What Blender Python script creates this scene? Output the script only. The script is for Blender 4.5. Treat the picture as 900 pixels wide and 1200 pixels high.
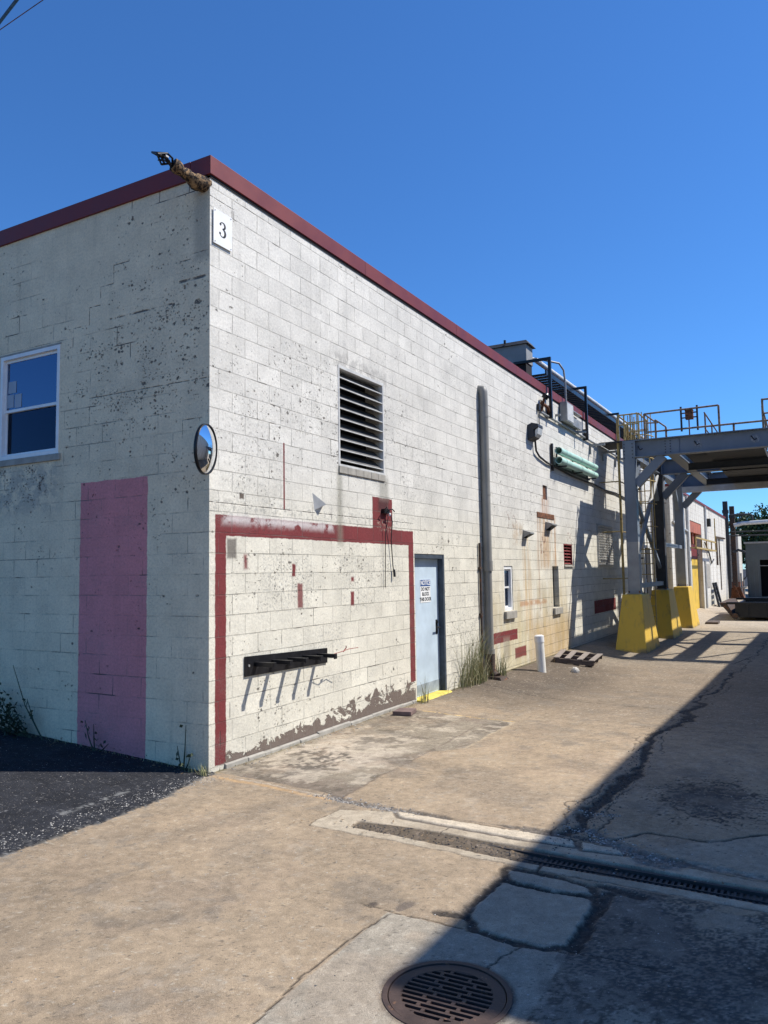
import bpy, bmesh, math, random
import numpy as np
from mathutils import Vector, Matrix
random.seed(7); rng = np.random.default_rng(7)
for o in list(bpy.data.objects): bpy.data.objects.remove(o)
S = bpy.context.scene
COL = S.collection
# ------------------------------------------------------------ camera
cam = bpy.data.cameras.new('camera'); camo = bpy.data.objects.new('camera', cam); COL.objects.link(camo)
R = [[0.875,0.052,0.481],[0.484,-0.062,-0.873],[-0.016,0.997,-0.080]]
_x = Vector((R[0][0],R[1][0],R[2][0])).normalized(); _z = Vector((R[0][2],R[1][2],R[2][2])); _z = (_z - _x*_z.dot(_x)).normalized(); _y = _z.cross(_x)
camo.matrix_world = Matrix(((_x.x,_y.x,_z.x,5.01),(_x.y,_y.y,_z.y,-5.60),(_x.z,_y.z,_z.z,1.85),(0,0,0,1)))
cam.sensor_fit = 'VERTICAL'; cam.sensor_height = 24; cam.lens = 24*894.3/1200
cam.clip_start = .05; cam.clip_end = 3000
S.camera = camo
# ------------------------------------------------------------ world, sun, exposure
SUN = Vector((1.0, 0.68, 1.57)).normalized()
w = bpy.data.worlds.new('World'); S.world = w; w.use_nodes = True
nt = w.node_tree; sky = nt.nodes.new('ShaderNodeTexSky'); sky.sky_type = 'NISHITA'; sky.sun_disc = False
sky.sun_elevation = math.asin(SUN.z); sky.sun_rotation = math.atan2(SUN.x, SUN.y)
sky.altitude = 0; sky.air_density = 1.0; sky.dust_density = 0.0; sky.ozone_density = 10.0
bg = nt.nodes['Background']; bg.inputs[1].default_value = 0.10
tint = nt.nodes.new('ShaderNodeMix'); tint.data_type = 'RGBA'; tint.blend_type = 'MULTIPLY'; tint.inputs[0].default_value = 1; tint.inputs[7].default_value = (.66, 1.02, 1.28, 1)
nt.links.new(sky.outputs[0], tint.inputs[6]); nt.links.new(tint.outputs[2], bg.inputs[0])
sl = bpy.data.lights.new('sun', 'SUN'); sl.energy = 5.0; sl.angle = math.radians(.5); sl.color = (1, .95, .87)
so = bpy.data.objects.new('sun', sl); COL.objects.link(so); so.rotation_euler = SUN.to_track_quat('Z', 'Y').to_euler(); so.location = (20, 10, 30)
vs = S.view_settings; vs.view_transform = 'Standard'; vs.look = 'None'; vs.exposure = 0.40; vs.gamma = 1
S.render.engine = 'CYCLES'

# ------------------------------------------------------------ helpers
def sstep(a, b, x):
    t = np.clip((x-a)/(b-a), 0, 1); return t*t*(3-2*t)
def gz(x, y):
    x = np.asarray(x, float); y = np.asarray(y, float)
    return -.17*sstep(0, 1.4, x)*sstep(1.5, 10, y) + np.where((x < 0) & (y < .3), np.minimum(.055*-np.minimum(x, 0), .3), 0)
def g(x, y): return float(gz(x, y))

class MB:
    def __init__(s): s.v = []; s.f = []; s.sm = []
    def add(s, vs, fs, smooth=False):
        n = len(s.v); s.v += [tuple(p) for p in vs]; s.f += [[i+n for i in f] for f in fs]; s.sm += [smooth]*len(fs); return s
    def box(s, x0, x1, y0, y1, z0, z1):
        return s.add([(x,y,z) for z in (z0,z1) for y in (y0,y1) for x in (x0,x1)],
                     [(0,2,3,1),(4,5,7,6),(0,1,5,4),(1,3,7,5),(3,2,6,7),(2,0,4,6)])
    def hexa(s, bot, top):
        return s.add(list(bot)+list(top), [(3,2,1,0),(4,5,6,7),(0,1,5,4),(1,2,6,5),(2,3,7,6),(3,0,4,7)])
    def bar(s, p0, p1, w, h, up=(0,0,1)):
        p0 = Vector(p0); p1 = Vector(p1); d = (p1-p0).normalized(); u = Vector(up)
        if abs(d.dot(u)) > .99: u = Vector((1,0,0))
        a = d.cross(u).normalized(); b = a.cross(d).normalized(); a *= w/2; b *= h/2
        return s.hexa([p0-a-b, p0+a-b, p0+a+b, p0-a+b], [p1-a-b, p1+a-b, p1+a+b, p1-a+b])
    def cyl(s, p0, p1, r, n=16, r1=None, caps=True):
        p0 = Vector(p0); p1 = Vector(p1); d = (p1-p0).normalized(); r1 = r if r1 is None else r1
        u = Vector((0,0,1)) if abs(d.z) < .9 else Vector((1,0,0)); a = d.cross(u).normalized(); b = a.cross(d)
        V = []
        for p, q in ((p0, r), (p1, r1)):
            for i in range(n):
                t = 2*math.pi*i/n; V.append(p + a*math.cos(t)*q + b*math.sin(t)*q)
        s.add(V, [(i,(i+1)%n,n+(i+1)%n,n+i) for i in range(n)], True)
        if caps: s.add(V, [list(range(n))[::-1], list(range(n,2*n))])
        return s
    def tube(s, pts, r, n=8):
        pts = [Vector(p) for p in pts]; rings = []; a = None
        for i, p in enumerate(pts):
            d = (pts[min(i+1,len(pts)-1)]-pts[max(i-1,0)]).normalized()
            if a is None: a = d.cross(Vector((0,0,1)) if abs(d.z) < .9 else Vector((1,0,0))).normalized()
            else: a = (a - d*a.dot(d)).normalized()
            b = d.cross(a); rr = r[i] if isinstance(r, (list, tuple)) else r
            rings += [p + (a*math.cos(2*math.pi*k/n) + b*math.sin(2*math.pi*k/n))*rr for k in range(n)]
        F = [(i*n+k, i*n+(k+1)%n, (i+1)*n+(k+1)%n, (i+1)*n+k) for i in range(len(pts)-1) for k in range(n)]
        s.add(rings, F, True); m = len(pts)-1
        return s.add(rings, [list(range(n))[::-1], [m*n+k for k in range(n)]])
    def hbeam(s, p0, p1, h, b, tf=.02, tw=.014, up=(0,0,1)):   # an I section: two flanges and a web
        p0 = Vector(p0); p1 = Vector(p1); u = Vector(up)
        o = u*(h/2 - tf/2)
        s.bar(p0+o, p1+o, b, tf, up); s.bar(p0-o, p1-o, b, tf, up); return s.bar(p0, p1, tw, h-2*tf-.001, up)
    def build(s, name, m, parent=None, bevel=0, loc=None, label=None):
        L = Vector(parent['_w']) if parent is not None else Vector(loc or (0,0,0))
        me = bpy.data.meshes.new(name); me.from_pydata([tuple(Vector(p)-L) for p in s.v], [], s.f)
        me.polygons.foreach_set('use_smooth', s.sm); me.update()
        bm = bmesh.new(); bm.from_mesh(me); bmesh.ops.recalc_face_normals(bm, faces=bm.faces); bm.to_mesh(me); bm.free()
        me.materials.append(m); o = bpy.data.objects.new(name, me); COL.objects.link(o)
        o['_w'] = tuple(L)
        if parent is not None: o.parent = parent
        else: o.location = L
        if bevel:
            md = o.modifiers.new('bevel', 'BEVEL'); md.width = bevel; md.segments = 2; md.limit_method = 'ANGLE'
        if label: o['label'] = label
        return o
def split(mb, name, m, parent, **kw):
    """every connected piece becomes a part of its own"""
    key = {}; par = list(range(len(mb.v)))
    def find(i):
        while par[i] != i: par[i] = par[par[i]]; i = par[i]
        return i
    for i, p in enumerate(mb.v):
        k = tuple(round(c, 5) for c in p)
        if k in key: par[find(i)] = find(key[k])
        else: key[k] = i
    for f in mb.f:
        for j in f[1:]: par[find(j)] = find(f[0])
    groups = {}
    for f, sm in zip(mb.f, mb.sm): groups.setdefault(find(f[0]), []).append((f, sm))
    out = []
    for fs in groups.values():
        q = MB(); idx = {}
        for f, sm in fs:
            for j in f:
                if j not in idx: idx[j] = len(q.v); q.v.append(mb.v[j])
            q.f.append([idx[j] for j in f]); q.sm.append(sm)
        out.append(q.build(name, m, parent, **kw))
    return out
def tag(o, label=None, cat=None, group=None, kind=None):
    if label: o['label'] = label
    if cat: o['category'] = cat
    if group: o['group'] = group
    if kind: o['kind'] = kind
    return o
def root(name, loc, label, cat, group=None):
    o = bpy.data.objects.new(name, None); COL.objects.link(o); o.location = loc; o['_w'] = tuple(loc); o.empty_display_size = .2
    return tag(o, label, cat, group)
def kids(o): return [c for c in list(COL.objects) if c.parent == o]
def copy_tree(o, parent=None):
    c = o.copy(); COL.objects.link(c); c.parent = parent
    for ch in kids(o): copy_tree(ch, c)
    return c
def text_mesh(name, txt, size, m, parent, origin, xdir, updir, extr=.001, align='CENTER', stretch=1.0, bold=0.0):
    cu = bpy.data.curves.new(name, 'FONT'); cu.body = txt; cu.size = size; cu.align_x = align; cu.align_y = 'CENTER'; cu.extrude = extr; cu.offset = bold
    t = bpy.data.objects.new('tmp', cu); COL.objects.link(t); bpy.context.view_layer.update()
    me = bpy.data.meshes.new_from_object(t.evaluated_get(bpy.context.evaluated_depsgraph_get())); bpy.data.objects.remove(t)
    X = Vector(xdir).normalized()*stretch; Y = Vector(updir).normalized(); Z = Vector(xdir).cross(Vector(updir)).normalized()
    L = Vector(origin) - Vector(parent['_w'])
    for v in me.vertices: v.co = L + X*v.co.x + Y*v.co.y + Z*v.co.z
    me.materials.clear(); me.materials.append(m); me.name = name
    o = bpy.data.objects.new(name, me); COL.objects.link(o); o.parent = parent; o['_w'] = parent['_w']; return o

# ------------------------------------------------------------ material toolkit
class NT:
    def __init__(s, name):
        s.m = bpy.data.materials.new(name); s.m.use_nodes = True; s.t = s.m.node_tree; s.N = s.t.nodes; s.L = s.t.links
        s.p = s.N['Principled BSDF']; s.tc = s.N.new('ShaderNodeTexCoord').outputs['Object']
        s.p.inputs['Specular IOR Level'].default_value = .35
    def put(s, sock, v):
        if isinstance(v, bpy.types.NodeSocket): s.L.new(v, sock)
        elif v is not None:
            if isinstance(v, (tuple, list)) and len(v) == 3 and sock.type == 'RGBA': v = (*v, 1)
            sock.default_value = v
    def M(s, op, a, b=None, c=None, clamp=False):
        n = s.N.new('ShaderNodeMath'); n.operation = op; n.use_clamp = clamp
        for i, v in enumerate((a, b, c)):
            if v is not None: s.put(n.inputs[i], v)
        return n.outputs[0]
    def add(s, a, b): return s.M('ADD', a, b)
    def mul(s, a, b): return s.M('MULTIPLY', a, b)
    def sub(s, a, b): return s.M('SUBTRACT', a, b)
    def mx(s, a, b): return s.M('MAXIMUM', a, b)
    def mn(s, a, b): return s.M('MINIMUM', a, b)
    def ss(s, x, a, b, lo=0., hi=1.):
        n = s.N.new('ShaderNodeMapRange'); n.interpolation_type = 'SMOOTHSTEP'
        if a > b: a, b, lo, hi = b, a, hi, lo
        s.put(n.inputs[0], x); n.inputs[1].default_value = a; n.inputs[2].default_value = b; n.inputs[3].default_value = lo; n.inputs[4].default_value = hi
        return n.outputs[0]
    def mix(s, f, a, b, mode='MIX'):
        n = s.N.new('ShaderNodeMix'); n.data_type = 'RGBA'; n.blend_type = mode
        s.put(n.inputs[0], f); s.put(n.inputs[6], a); s.put(n.inputs[7], b); return n.outputs[2]
    def xyz(s, v=None):
        n = s.N.new('ShaderNodeSeparateXYZ'); s.L.new(v or s.tc, n.inputs[0]); return n.outputs
    def comb(s, x, y, z):
        n = s.N.new('ShaderNodeCombineXYZ')
        for i, v in enumerate((x, y, z)): s.put(n.inputs[i], v)
        return n.outputs[0]
    def scale(s, v, k, off=(0,0,0)):
        n = s.N.new('ShaderNodeMapping'); s.L.new(v or s.tc, n.inputs[0]); n.inputs['Scale'].default_value = k; n.inputs['Location'].default_value = off; return n.outputs[0]
    def noise(s, sc, det=3, rough=.55, v=None, dist=0.):
        n = s.N.new('ShaderNodeTexNoise'); s.L.new(v or s.tc, n.inputs['Vector']); n.inputs['Scale'].default_value = sc
        n.inputs['Detail'].default_value = det; n.inputs['Roughness'].default_value = rough; n.inputs['Distortion'].default_value = dist; return n.outputs['Fac']
    def vor(s, sc, v=None, feat='F1', out='Distance'):
        n = s.N.new('ShaderNodeTexVoronoi'); n.feature = feat; s.L.new(v or s.tc, n.inputs['Vector']); n.inputs['Scale'].default_value = sc; return n.outputs[out]
    def bump(s, h, dist, strength=1.0, normal=None):
        n = s.N.new('ShaderNodeBump'); s.put(n.inputs['Height'], h); n.inputs['Distance'].default_value = dist; n.inputs['Strength'].default_value = strength
        if normal: s.L.new(normal, n.inputs['Normal'])
        return n.outputs[0]
    def out(s, color, rough=.8, metal=0., normal=None, spec=None):
        s.put(s.p.inputs['Base Color'], color); s.put(s.p.inputs['Roughness'], rough); s.put(s.p.inputs['Metallic'], metal)
        if normal: s.L.new(normal, s.p.inputs['Normal'])
        if spec is not None: s.p.inputs['Specular IOR Level'].default_value = spec
        return s.m
def basic(name, col, rough=.7, var=.25, sc=6, metal=0., bump=.003, bsc=40, col2=None, thr=.6, spec=None):
    n = NT(name); a = n.noise(sc, 5, .6); k = n.ss(a, .3, .7, 1-var, 1+var*.6)
    c = n.mix(1., col, n.comb(k, k, k), 'MULTIPLY')
    if col2: c = n.mix(n.ss(n.noise(sc*1.7, 6, .65), thr, thr+.06), c, col2)
    return n.out(c, n.ss(a, .2, .8, rough-.08, min(1, rough+.1)), metal, n.bump(n.noise(bsc, 4), bump, .6) if bump else None, spec)

# ------------------------------------------------------------ materials
WHITE = (.68, .66, .605); CREAM = (.70, .665, .56); RED = (.185, .036, .038)
def cmu(name, side, feats):
    """painted concrete block: u runs along the wall, v is height"""
    n = NT(name); X, Y, Z = n.xyz(); u = Y if side else X; v = Z
    uv = n.comb(u, v, 0.)
    w1 = n.noise(9, 4, .6, uv); w2 = n.noise(9, 4, .6, n.scale(uv, (1,1,1), (7.3,2.1,0)))
    uw = n.add(u, n.mul(n.sub(w1, .5), .035)); vw = n.add(v, n.mul(n.sub(w2, .5), .035))
    jit = n.comb(n.add(u, n.mul(n.sub(n.noise(2.4, 2, .5, uv), .5), .03)), n.add(n.add(v, n.mul(n.sub(w2, .5), .006)), n.mul(n.sub(n.noise(.8, 2, .5, uv), .5), .02)), 0.)
    br = n.N.new('ShaderNodeTexBrick'); br.offset = .5; br.squash = 1
    mp = n.scale(jit, (1,1,1), (.07, -.04 + .0, 0)); n.L.new(mp, br.inputs['Vector'])
    for k, val in (('Scale', 1.), ('Mortar Size', .0055), ('Mortar Smooth', .25), ('Bias', 0.), ('Brick Width', .4064), ('Row Height', .2032)): br.inputs[k].default_value = val
    br.inputs['Color1'].default_value = (0,0,0,1); br.inputs['Color2'].default_value = (1,1,1,1); br.inputs['Mortar'].default_value = (.5,.5,.5,1)
    blk = n.xyz(br.outputs['Color'])[0]; mort = br.outputs['Fac']
    def rect(u0, u1, v0, v1, e=.008, crisp=False, soft=None):
        uu, vv = (u, v) if crisp else (uw, vw)
        d = n.mn(n.mn(n.sub(uu, u0), n.sub(u1, uu)), n.mn(n.sub(vv, v0), n.sub(v1, vv)))
        e = soft or e
        return n.ss(d, -e, e)
    # paint film
    big = n.noise(.55, 4, .6, uv); mid = n.noise(3.2, 5, .65, uv); fine = n.noise(38, 4, .7, uv)
    col = n.mix(n.ss(v, 2.1, 3.3), CREAM, WHITE) if side else (.79, .655, .455)  # front wall base colour warmed to offset the blue light in its shade
    sh = n.add(n.add(n.ss(mid, .3, .7, .91, 1.04), n.mul(n.sub(blk, .5), .12 if side else .03)), n.ss(big, .3, .7, -.05, .05))
    sh = n.mul(sh, n.ss(fine, .25, .65, .84, 1.05)); sh = n.mul(sh, n.ss(n.noise(150, 3, .8, uv), .3, .6, .86, 1.06))
    streak = n.noise(1.0, 4, .6, n.scale(uv, (5., .28, 1)))
    sh = n.mul(sh, n.ss(streak, .52, .75, 1.0, .91))
    n_u = n
    for f in feats.get('color', []):
        (u0, u1, v0, v1), c, kw = f
        m = rect(u0, u1, v0, v1, **{k: x for k, x in kw.items() if k in ('crisp', 'soft', 'e')})
        if 'streak' in kw: m = n.mul(m, n.ss(n.noise(1.0, 4, .65, n.scale(uv, (kw['streak'], .6, 1))), .38, .62))
        if 'patch' in kw: m = n.mul(m, n.ss(n.noise(kw['patch'], 5, .65, uv), kw.get('thr', .42), kw.get('thr', .42)+.12))
        if 'k' in kw: m = n.mul(m, kw['k'])
        col = n.mix(m, col, c)
    col = n.mix(1., col, n.comb(sh, sh, sh), 'MULTIPLY')
    # grey soot on the rough faces of some blocks
    gr = n.mul(n.ss(n.noise(1.6, 5, .6, n.scale(uv, (1,1,1), (3,9,0))), .5, .68), n.ss(n.noise(70, 3, .6, uv), .42, .6))
    col = n.mix(n.mul(gr, .30), col, (.22, .22, .20))
    # joints: hairlines, some opened up
    js = n.ss(n.noise(2.6, 5, .75, n.scale(uv, (1,1,1), (1,5,0))), .42, .66, .10, .72) if side else n.mul(n.ss(n.noise(1.6, 5, .75, n.scale(uv, (1,1,1), (1,5,0))), .46, .68, .05, .8), n.mx(n.ss(n.add(v, n.mul(u, 0.9)), 3.6, 2.4, .15, 1.), .15))
    col = n.mix(n.mul(mort, js), col, (.17, .16, .14))
    # flaked pits, thicker where paint has failed
    pm = n.mul(n.noise(.7, 4, .65, n.scale(uv, (1,1,1), (11,4,0))), 1.0)
    for (u0, u1, v0, v1), k, s_ in feats.get('pits', []): pm = n.add(pm, n.mul(rect(u0, u1, v0, v1, soft=s_), k))
    dens = n.ss(n.add(pm, n.mul(n.sub(n.noise(2.6, 3, .6, n.scale(uv, (1,1,1), (31,7,0))), .5), .9)), .50, 1.05, .0, .85)
    wob = n.comb(n.add(u, n.mul(n.sub(n.noise(48, 5, .85, uv), .5), .075)), n.add(v, n.mul(n.sub(n.noise(48, 5, .85, n.scale(uv, (1,1,1), (3,3,0))), .5), .06)), 0.)
    pit = None
    for sc_, ax_, dk_, rr_ in ((46., 1., 1.0, .34), (24., .85, .62, .36), (11., .6, .16, .30)):
        vn = n.N.new('ShaderNodeTexVoronoi'); n.L.new(n.scale(wob, (ax_, 1.15, 1), (sc_, 2, 0)), vn.inputs['Vector']); vn.inputs['Scale'].default_value = sc_
        cr = n.xyz(vn.outputs['Color']); keep = n.ss(n.sub(n.mul(dens, dk_), cr[0]), -.01, .01); rad = n.add(.06, n.mul(cr[1], rr_))
        m_ = n.mul(keep, n.ss(n.sub(rad, vn.outputs['Distance']), -.03, .04)); pit = m_ if pit is None else n.mx(pit, m_)
    pit = n.mul(pit, n.mul(n.ss(n.noise(5, 4, .7, n.scale(uv, (1,1,1), (13,1,0))), .46, .54), n.ss(n.noise(95, 3, .8, uv), .36, .46)))
    # long open cracks along some joints
    pit_j = n.mul(mort, n.ss(n.noise(1.3, 3, .6, n.scale(uv, (1,1,1), (21,3,0))), .60, .66))
    pit = n.mx(pit, pit_j)
    for poly in feats.get('cracks', []):
        for (ua, va), (ub, vb) in zip(poly, poly[1:]):
            e = .006
            m = rect(min(ua, ub)-.004, max(ua, ub)+.004, min(va, vb)-.004, max(va, vb)+.004, e=.004, crisp=True)
            pit = n.mx(pit, n.mul(m, n.ss(n.noise(9, 4, .7, uv), .40, .55)))
    col = n.mix(n.mul(pit, .92), col, n.mix(n.noise(50, 2), (.045,.04,.038), (.17,.15,.13)))
    # bare block where the paint has peeled along the foot of the wall
    h = None
    if side:
        lim = n.add(.07, n.mul(n.ss(n.noise(4.0, 7, .7, n.scale(uv, (1., 1.3, 1)), .6), .34, .68), .24))
        lim = n.mul(lim, n.ss(u, .2, 4.3, .62, 1.35))
        inr = rect(.22, 4.34, -1, 1, e=.01, crisp=True)
        bare = n.mul(n.ss(n.sub(lim, v), 0, .006), inr)
        col = n.mix(bare, col, n.mix(n.noise(30, 4), (.12, .09, .075), (.21, .17, .142)))
        col = n.mix(n.mul(bare, n.mul(mort, .6)), col, (.26, .23, .2))
        h = n.mul(bare, -1.)
    hh = n.add(n.mul(mort, -1.0 if side else n.mul(js, -1.0)), n.mul(pit, -.8))
    if h is not None: hh = n.add(hh, n.mul(h, .7))
    hh = n.add(hh, n.mul(n.noise(120, 3, .7, uv), .35)); hh = n.add(hh, n.mul(n.noise(26, 4, .6, uv), .4)); hh = n.add(hh, n.mul(n.noise(4, 3, .5, uv), .8))
    nb = n.bump(hh, .010, 1.0)
    return n.out(col, n.ss(mid, .2, .8, .72, .92), 0., nb, .25)

RUST = (.42, .17, .05)
side_feats = dict(
  color=[
   ((7.3, 12.4, -.3, 1.6), (.48, .38, .2), dict(soft=.4, streak=3., k=.6)),
   ((.75, 1.75, 1.45, 2.1), (.36, .35, .315), dict(soft=.16, patch=34, thr=.50, k=.75)),
   ((2.3, 4.0, 1.45, 2.15), (.36, .35, .315), dict(soft=.2, patch=30, thr=.51, k=.7)),
   ((1.8, 2.4, .95, 1.3), (.36, .35, .315), dict(soft=.1, patch=34, thr=.5, k=.6)),
   ((1.1, 2.5, 3.5, 4.4), (.36, .35, .315), dict(soft=.25, patch=26, thr=.54, k=.7)),
   ((2.0, 2.8, .5, .7), (.36, .35, .315), dict(soft=.1, patch=30, thr=.5, k=.6)),
   ((.15, 1.2, 2.6, 3.7), (.36, .35, .315), dict(soft=.2, patch=22, thr=.53, k=.65)),
   ((3.9, 5.2, 2.7, 4.3), (.36, .35, .315), dict(soft=.3, patch=24, thr=.53, k=.6)),
   ((7.7, 10.4, 2.9, 4.2), (.36, .35, .315), dict(soft=.3, patch=18, thr=.54, k=.6)),
   ((0, 4.35, 2.46, 2.62), (.36, .35, .315), dict(soft=.05, patch=16, thr=.5, k=.7)),
   ((5.5, 6.9, .3, 1.6), (.36, .35, .315), dict(soft=.2, patch=20, thr=.52, k=.6)),
   ((1.5, 4.5, 4.5, 5.6), (.36, .35, .315), dict(soft=.3, patch=20, thr=.57, k=.5)),
   ((7.9, 9.4, -.2, .9), (.6, .52, .3), dict(soft=.3, k=.5)),
   ((.095, 4.35, 2.245, 2.45), RED, dict(e=.006)), ((.085, .245, .05, 2.45), RED, dict(e=.006)), ((4.195, 4.35, .30, 2.45), RED, dict(e=.006)),
   ((.2, 2.2, 2.37, 2.46), (.70, .67, .65), dict(soft=.05, patch=5, thr=.38, k=.75)),
   ((3.17, 3.72, 2.43, 2.87), RED, dict(e=.005)), ((3.3, 3.72, 2.42, 2.56), (.35, .28, .22), dict(soft=.03, patch=22, thr=.5)),
   ((3.32, 3.62, 2.68, 2.86), (.05, .025, .025), dict(soft=.06, k=.75)),
   ((1.195, 1.222, 2.57, 3.31), (.17, .02, .025), dict(crisp=True, e=.004)),
   ((.45, .52, 2.63, 2.69), (.12, .09, .07), dict(e=.01)),
   ((1.35, 1.41, 1.83, 1.97), RED, dict(e=.012)), ((1.45, 1.55, 1.48, 1.75), RED, dict(e=.015, k=.9)), ((2.60, 2.67, 1.75, 1.81), RED, dict(e=.02)),
   ((2.59, 2.67, 1.45, 1.63), RED, dict(e=.015)), ((.52, .57, 1.92, 2.06), RED, dict(soft=.03)),
   ((.26, .40, 2.02, 2.22), (.22, .2, .17), dict(soft=.02)),
   ((7.28, 8.80, .535, .735), (.20, .035, .035), dict(e=.008)), ((8.63, 9.30, .17, .37), (.22, .06, .05), dict(e=.015)),
   ((8.0, 8.35, .2, .62), (.30, .26, .2), dict(soft=.06, k=.6)),
   ((8.35, 9.0, 2.52, 3.02), (.22, .09, .06), dict(soft=.12, patch=9, thr=.54, k=.8)), ((8.7, 9.3, 2.4, 2.8), (.42, .3, .18), dict(soft=.1, patch=5, k=.5)),
   ((9.25, 9.75, .6, 2.62), (.52, .36, .18), dict(soft=.08, streak=9, k=.65)), ((10.2, 11.65, 1.9, 3.05), (.50, .32, .17), dict(soft=.08, streak=5, k=.75)),
   ((10.26, 10.34, 1.0, 3.05), (.40, .24, .14), dict(soft=.03, k=.5)), ((11.52, 11.6, 1.9, 3.05), (.45, .24, .12), dict(soft=.03, k=.6)),
   ((10.6, 11.15, 3.05, 3.45), RUST, dict(soft=.08, streak=7, k=.8)), ((10.45, 10.9, 2.2, 2.62), (.22, .09, .06), dict(soft=.06, patch=9, thr=.5, k=.8)),
   ((12.5, 13.1, 2.45, 2.95), (.22, .1, .07), dict(soft=.1, patch=9, thr=.53, k=.8)), 
   ((9.6, 12.6, -.2, .8), (.50, .31, .10), dict(soft=.3, k=.55)), ((9.0, 10.8, 1.15, 1.25), RUST, dict(soft=.03, patch=3, k=.6)),
   ((2.3, 2.42, 2.2, 3.15), (.22, .21, .16), dict(soft=.05, k=.55)), ((3.38, 3.62, 2.85, 3.15), (.25, .24, .2), dict(soft=.06, k=.6)),
   ((3.0, 3.9, 3.15, 4.6), (.4, .4, .38), dict(soft=.2, k=.2)), ((2.25, 3.6, 4.45, 4.62), (.3, .29, .27), dict(soft=.05, patch=9, k=.5)),
   ((15.0, 17.6, .68, 1.03), (.18, .03, .03), dict(e=.01)),
  ],
  pits=[((.2, 3.2, 3.2, 4.4), .22, .5), ((.25, 4.0, 1.55, 2.2), .22, .25), ((3.4, 4.2, 3.0, 4.4), .25, .2), ((.5, 4.2, .1, .6), .15, .2), ((7.6, 10.2, 3.0, 4.0), .25, .5), ((4.4, 6.8, 1.8, 2.5), .15, .3), ((5.4, 6.9, .3, 1.3), .22, .3), ((.3, 1.6, 2.5, 3.1), .15, .2)],
  cracks=[[(0, 2.565), (4.35, 2.565)], [(.16, .2), (.16, .36)], [(.30, .45), (.30, .62)], [(.30, .86), (.30, 1.05)], [(.30, 1.3), (.30, 1.5)], [(.0, 5.63), (.36, 5.63), (.36, 5.5)]])
front_feats = dict(
  color=[((-1.815, -.82, -.2, 2.875), (.66, .235, .25), dict(e=.004, k=.96)), ((-3.6, -2.2, 2.6, 3.15), (.34, .33, .29), dict(soft=.15, patch=5, k=.6)),
         ((-.2, -.02, 5.0, 5.7), (.3, .27, .22), dict(soft=.05, k=.5))],
  pits=[((-2.0, -.05, 3.5, 4.5), .36, .35), ((-1.0, -.05, 3.2, 5.0), .2, .3), ((-14, 0, 0, 5.8), .05, .1), ((-3.8, -2.3, 2.65, 3.15), .5, .1), ((-.7, -.2, 2.6, 3.1), .25, .15)],
  cracks=[[(-2.05, 4.28), (-2.05, 4.40), (-1.98, 4.40), (-1.98, 4.61), (-1.72, 4.61), (-1.72, 4.80), (-1.55, 4.80), (-1.55, 5.0), (-1.35, 5.0), (-1.35, 5.2), (-1.12, 5.2)],
          [(-.45, 5.03), (-.25, 5.03), (-.25, 5.08), (0, 5.08)], [(-.40, 4.81), (0, 4.83)], [(-1.4, 4.61), (-.5, 4.62)], [(-1.7, 3.79), (0, 3.79)], [(-.35, 3.2), (-.35, 3.4), (-.1, 3.4)]])
mSide = cmu('painted_block_side', True, side_feats)
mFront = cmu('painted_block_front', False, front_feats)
mTrim = basic('maroon_metal_trim', (.165, .028, .030), .55, .12, 2, bump=.0015, bsc=8)
mDarkRoof = basic('roofing', (.05, .05, .05), .9)
mDoor = basic('pale_blue_door_paint', (.50, .60, .68), .5, .12, 3, bump=.001, bsc=20, col2=(.33, .40, .46), thr=.74)
mFrame = basic('dark_blue_grey_frame', (.055, .07, .09), .55, .3, 8, bump=.001, col2=(.03, .03, .03), thr=.64)
mWhite = basic('white_vinyl', (.78, .78, .77), .4, .08, 4, bump=0)
mSign = basic('sign_white', (.80, .80, .78), .4, .05, 4, bump=0)
mBlue = basic('sign_blue', (.015, .07, .24), .4, .05, bump=0)
mInk = basic('black_ink', (.02, .02, .022), .5, .1, bump=0)
mBlackSteel = basic('black_steel', (.012, .012, .014), .35, .3, 12, bump=.001)
mDark = basic('unlit_interior', (.015, .015, .017), .9, .2, bump=0)
mGalv = basic('galvanised_grey', (.30, .30, .29), .5, .2, 5, metal=.25, bump=.001)
mDown = basic('grey_downspout', (.25, .245, .225), .5, .15, 2, bump=.001, col2=(.2, .13, .09), thr=.74)
mBoot = basic('rusty_dark_iron', (.07, .05, .04), .8, .4, 9, bump=.003, col2=(.17, .07, .03), thr=.56)
mRust = basic('rust', (.19, .075, .035), .85, .45, 8, bump=.004, col2=(.055, .03, .02), thr=.55)
mRustyPipe = basic('flaking_drain', (.24, .15, .075), .85, .6, 16, bump=.008, col2=(.02, .014, .012), thr=.47)
mGantry = basic('grey_blue_gantry_paint', (.175, .205, .245), .5, .16, 1.5, bump=.001, col2=(.12, .09, .07), thr=.76)
mGantryLow = basic('pale_grey_column_paint', (.34, .345, .34), .6, .16, 3, bump=.001, col2=(.2, .17, .13), thr=.72)
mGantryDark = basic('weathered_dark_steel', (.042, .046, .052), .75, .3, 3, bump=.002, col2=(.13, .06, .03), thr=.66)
mYellow = basic('yellow_concrete_paint', (.66, .43, .055), .6, .2, 2.5, bump=.002, col2=(.36, .27, .06), thr=.70)
n = NT('stained_pier_paint'); X, Y, Z = n.xyz(); q = n.noise(3.5, 6, .7)
c = n.mix(n.ss(n.noise(1.0, 4, .65, n.scale(n.tc, (7, 7, .6))), .5, .75), (.66, .43, .055), (.46, .31, .07))
c = n.mix(n.ss(n.add(Z, n.mul(q, .55)), .42, .22), c, (.20, .16, .09)); c = n.mix(n.ss(n.noise(9, 6, .75), .66, .69), c, (.33, .31, .26)); c = n.mix(n.ss(n.noise(22, 4, .7), .70, .73), c, (.10, .07, .04))
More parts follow.
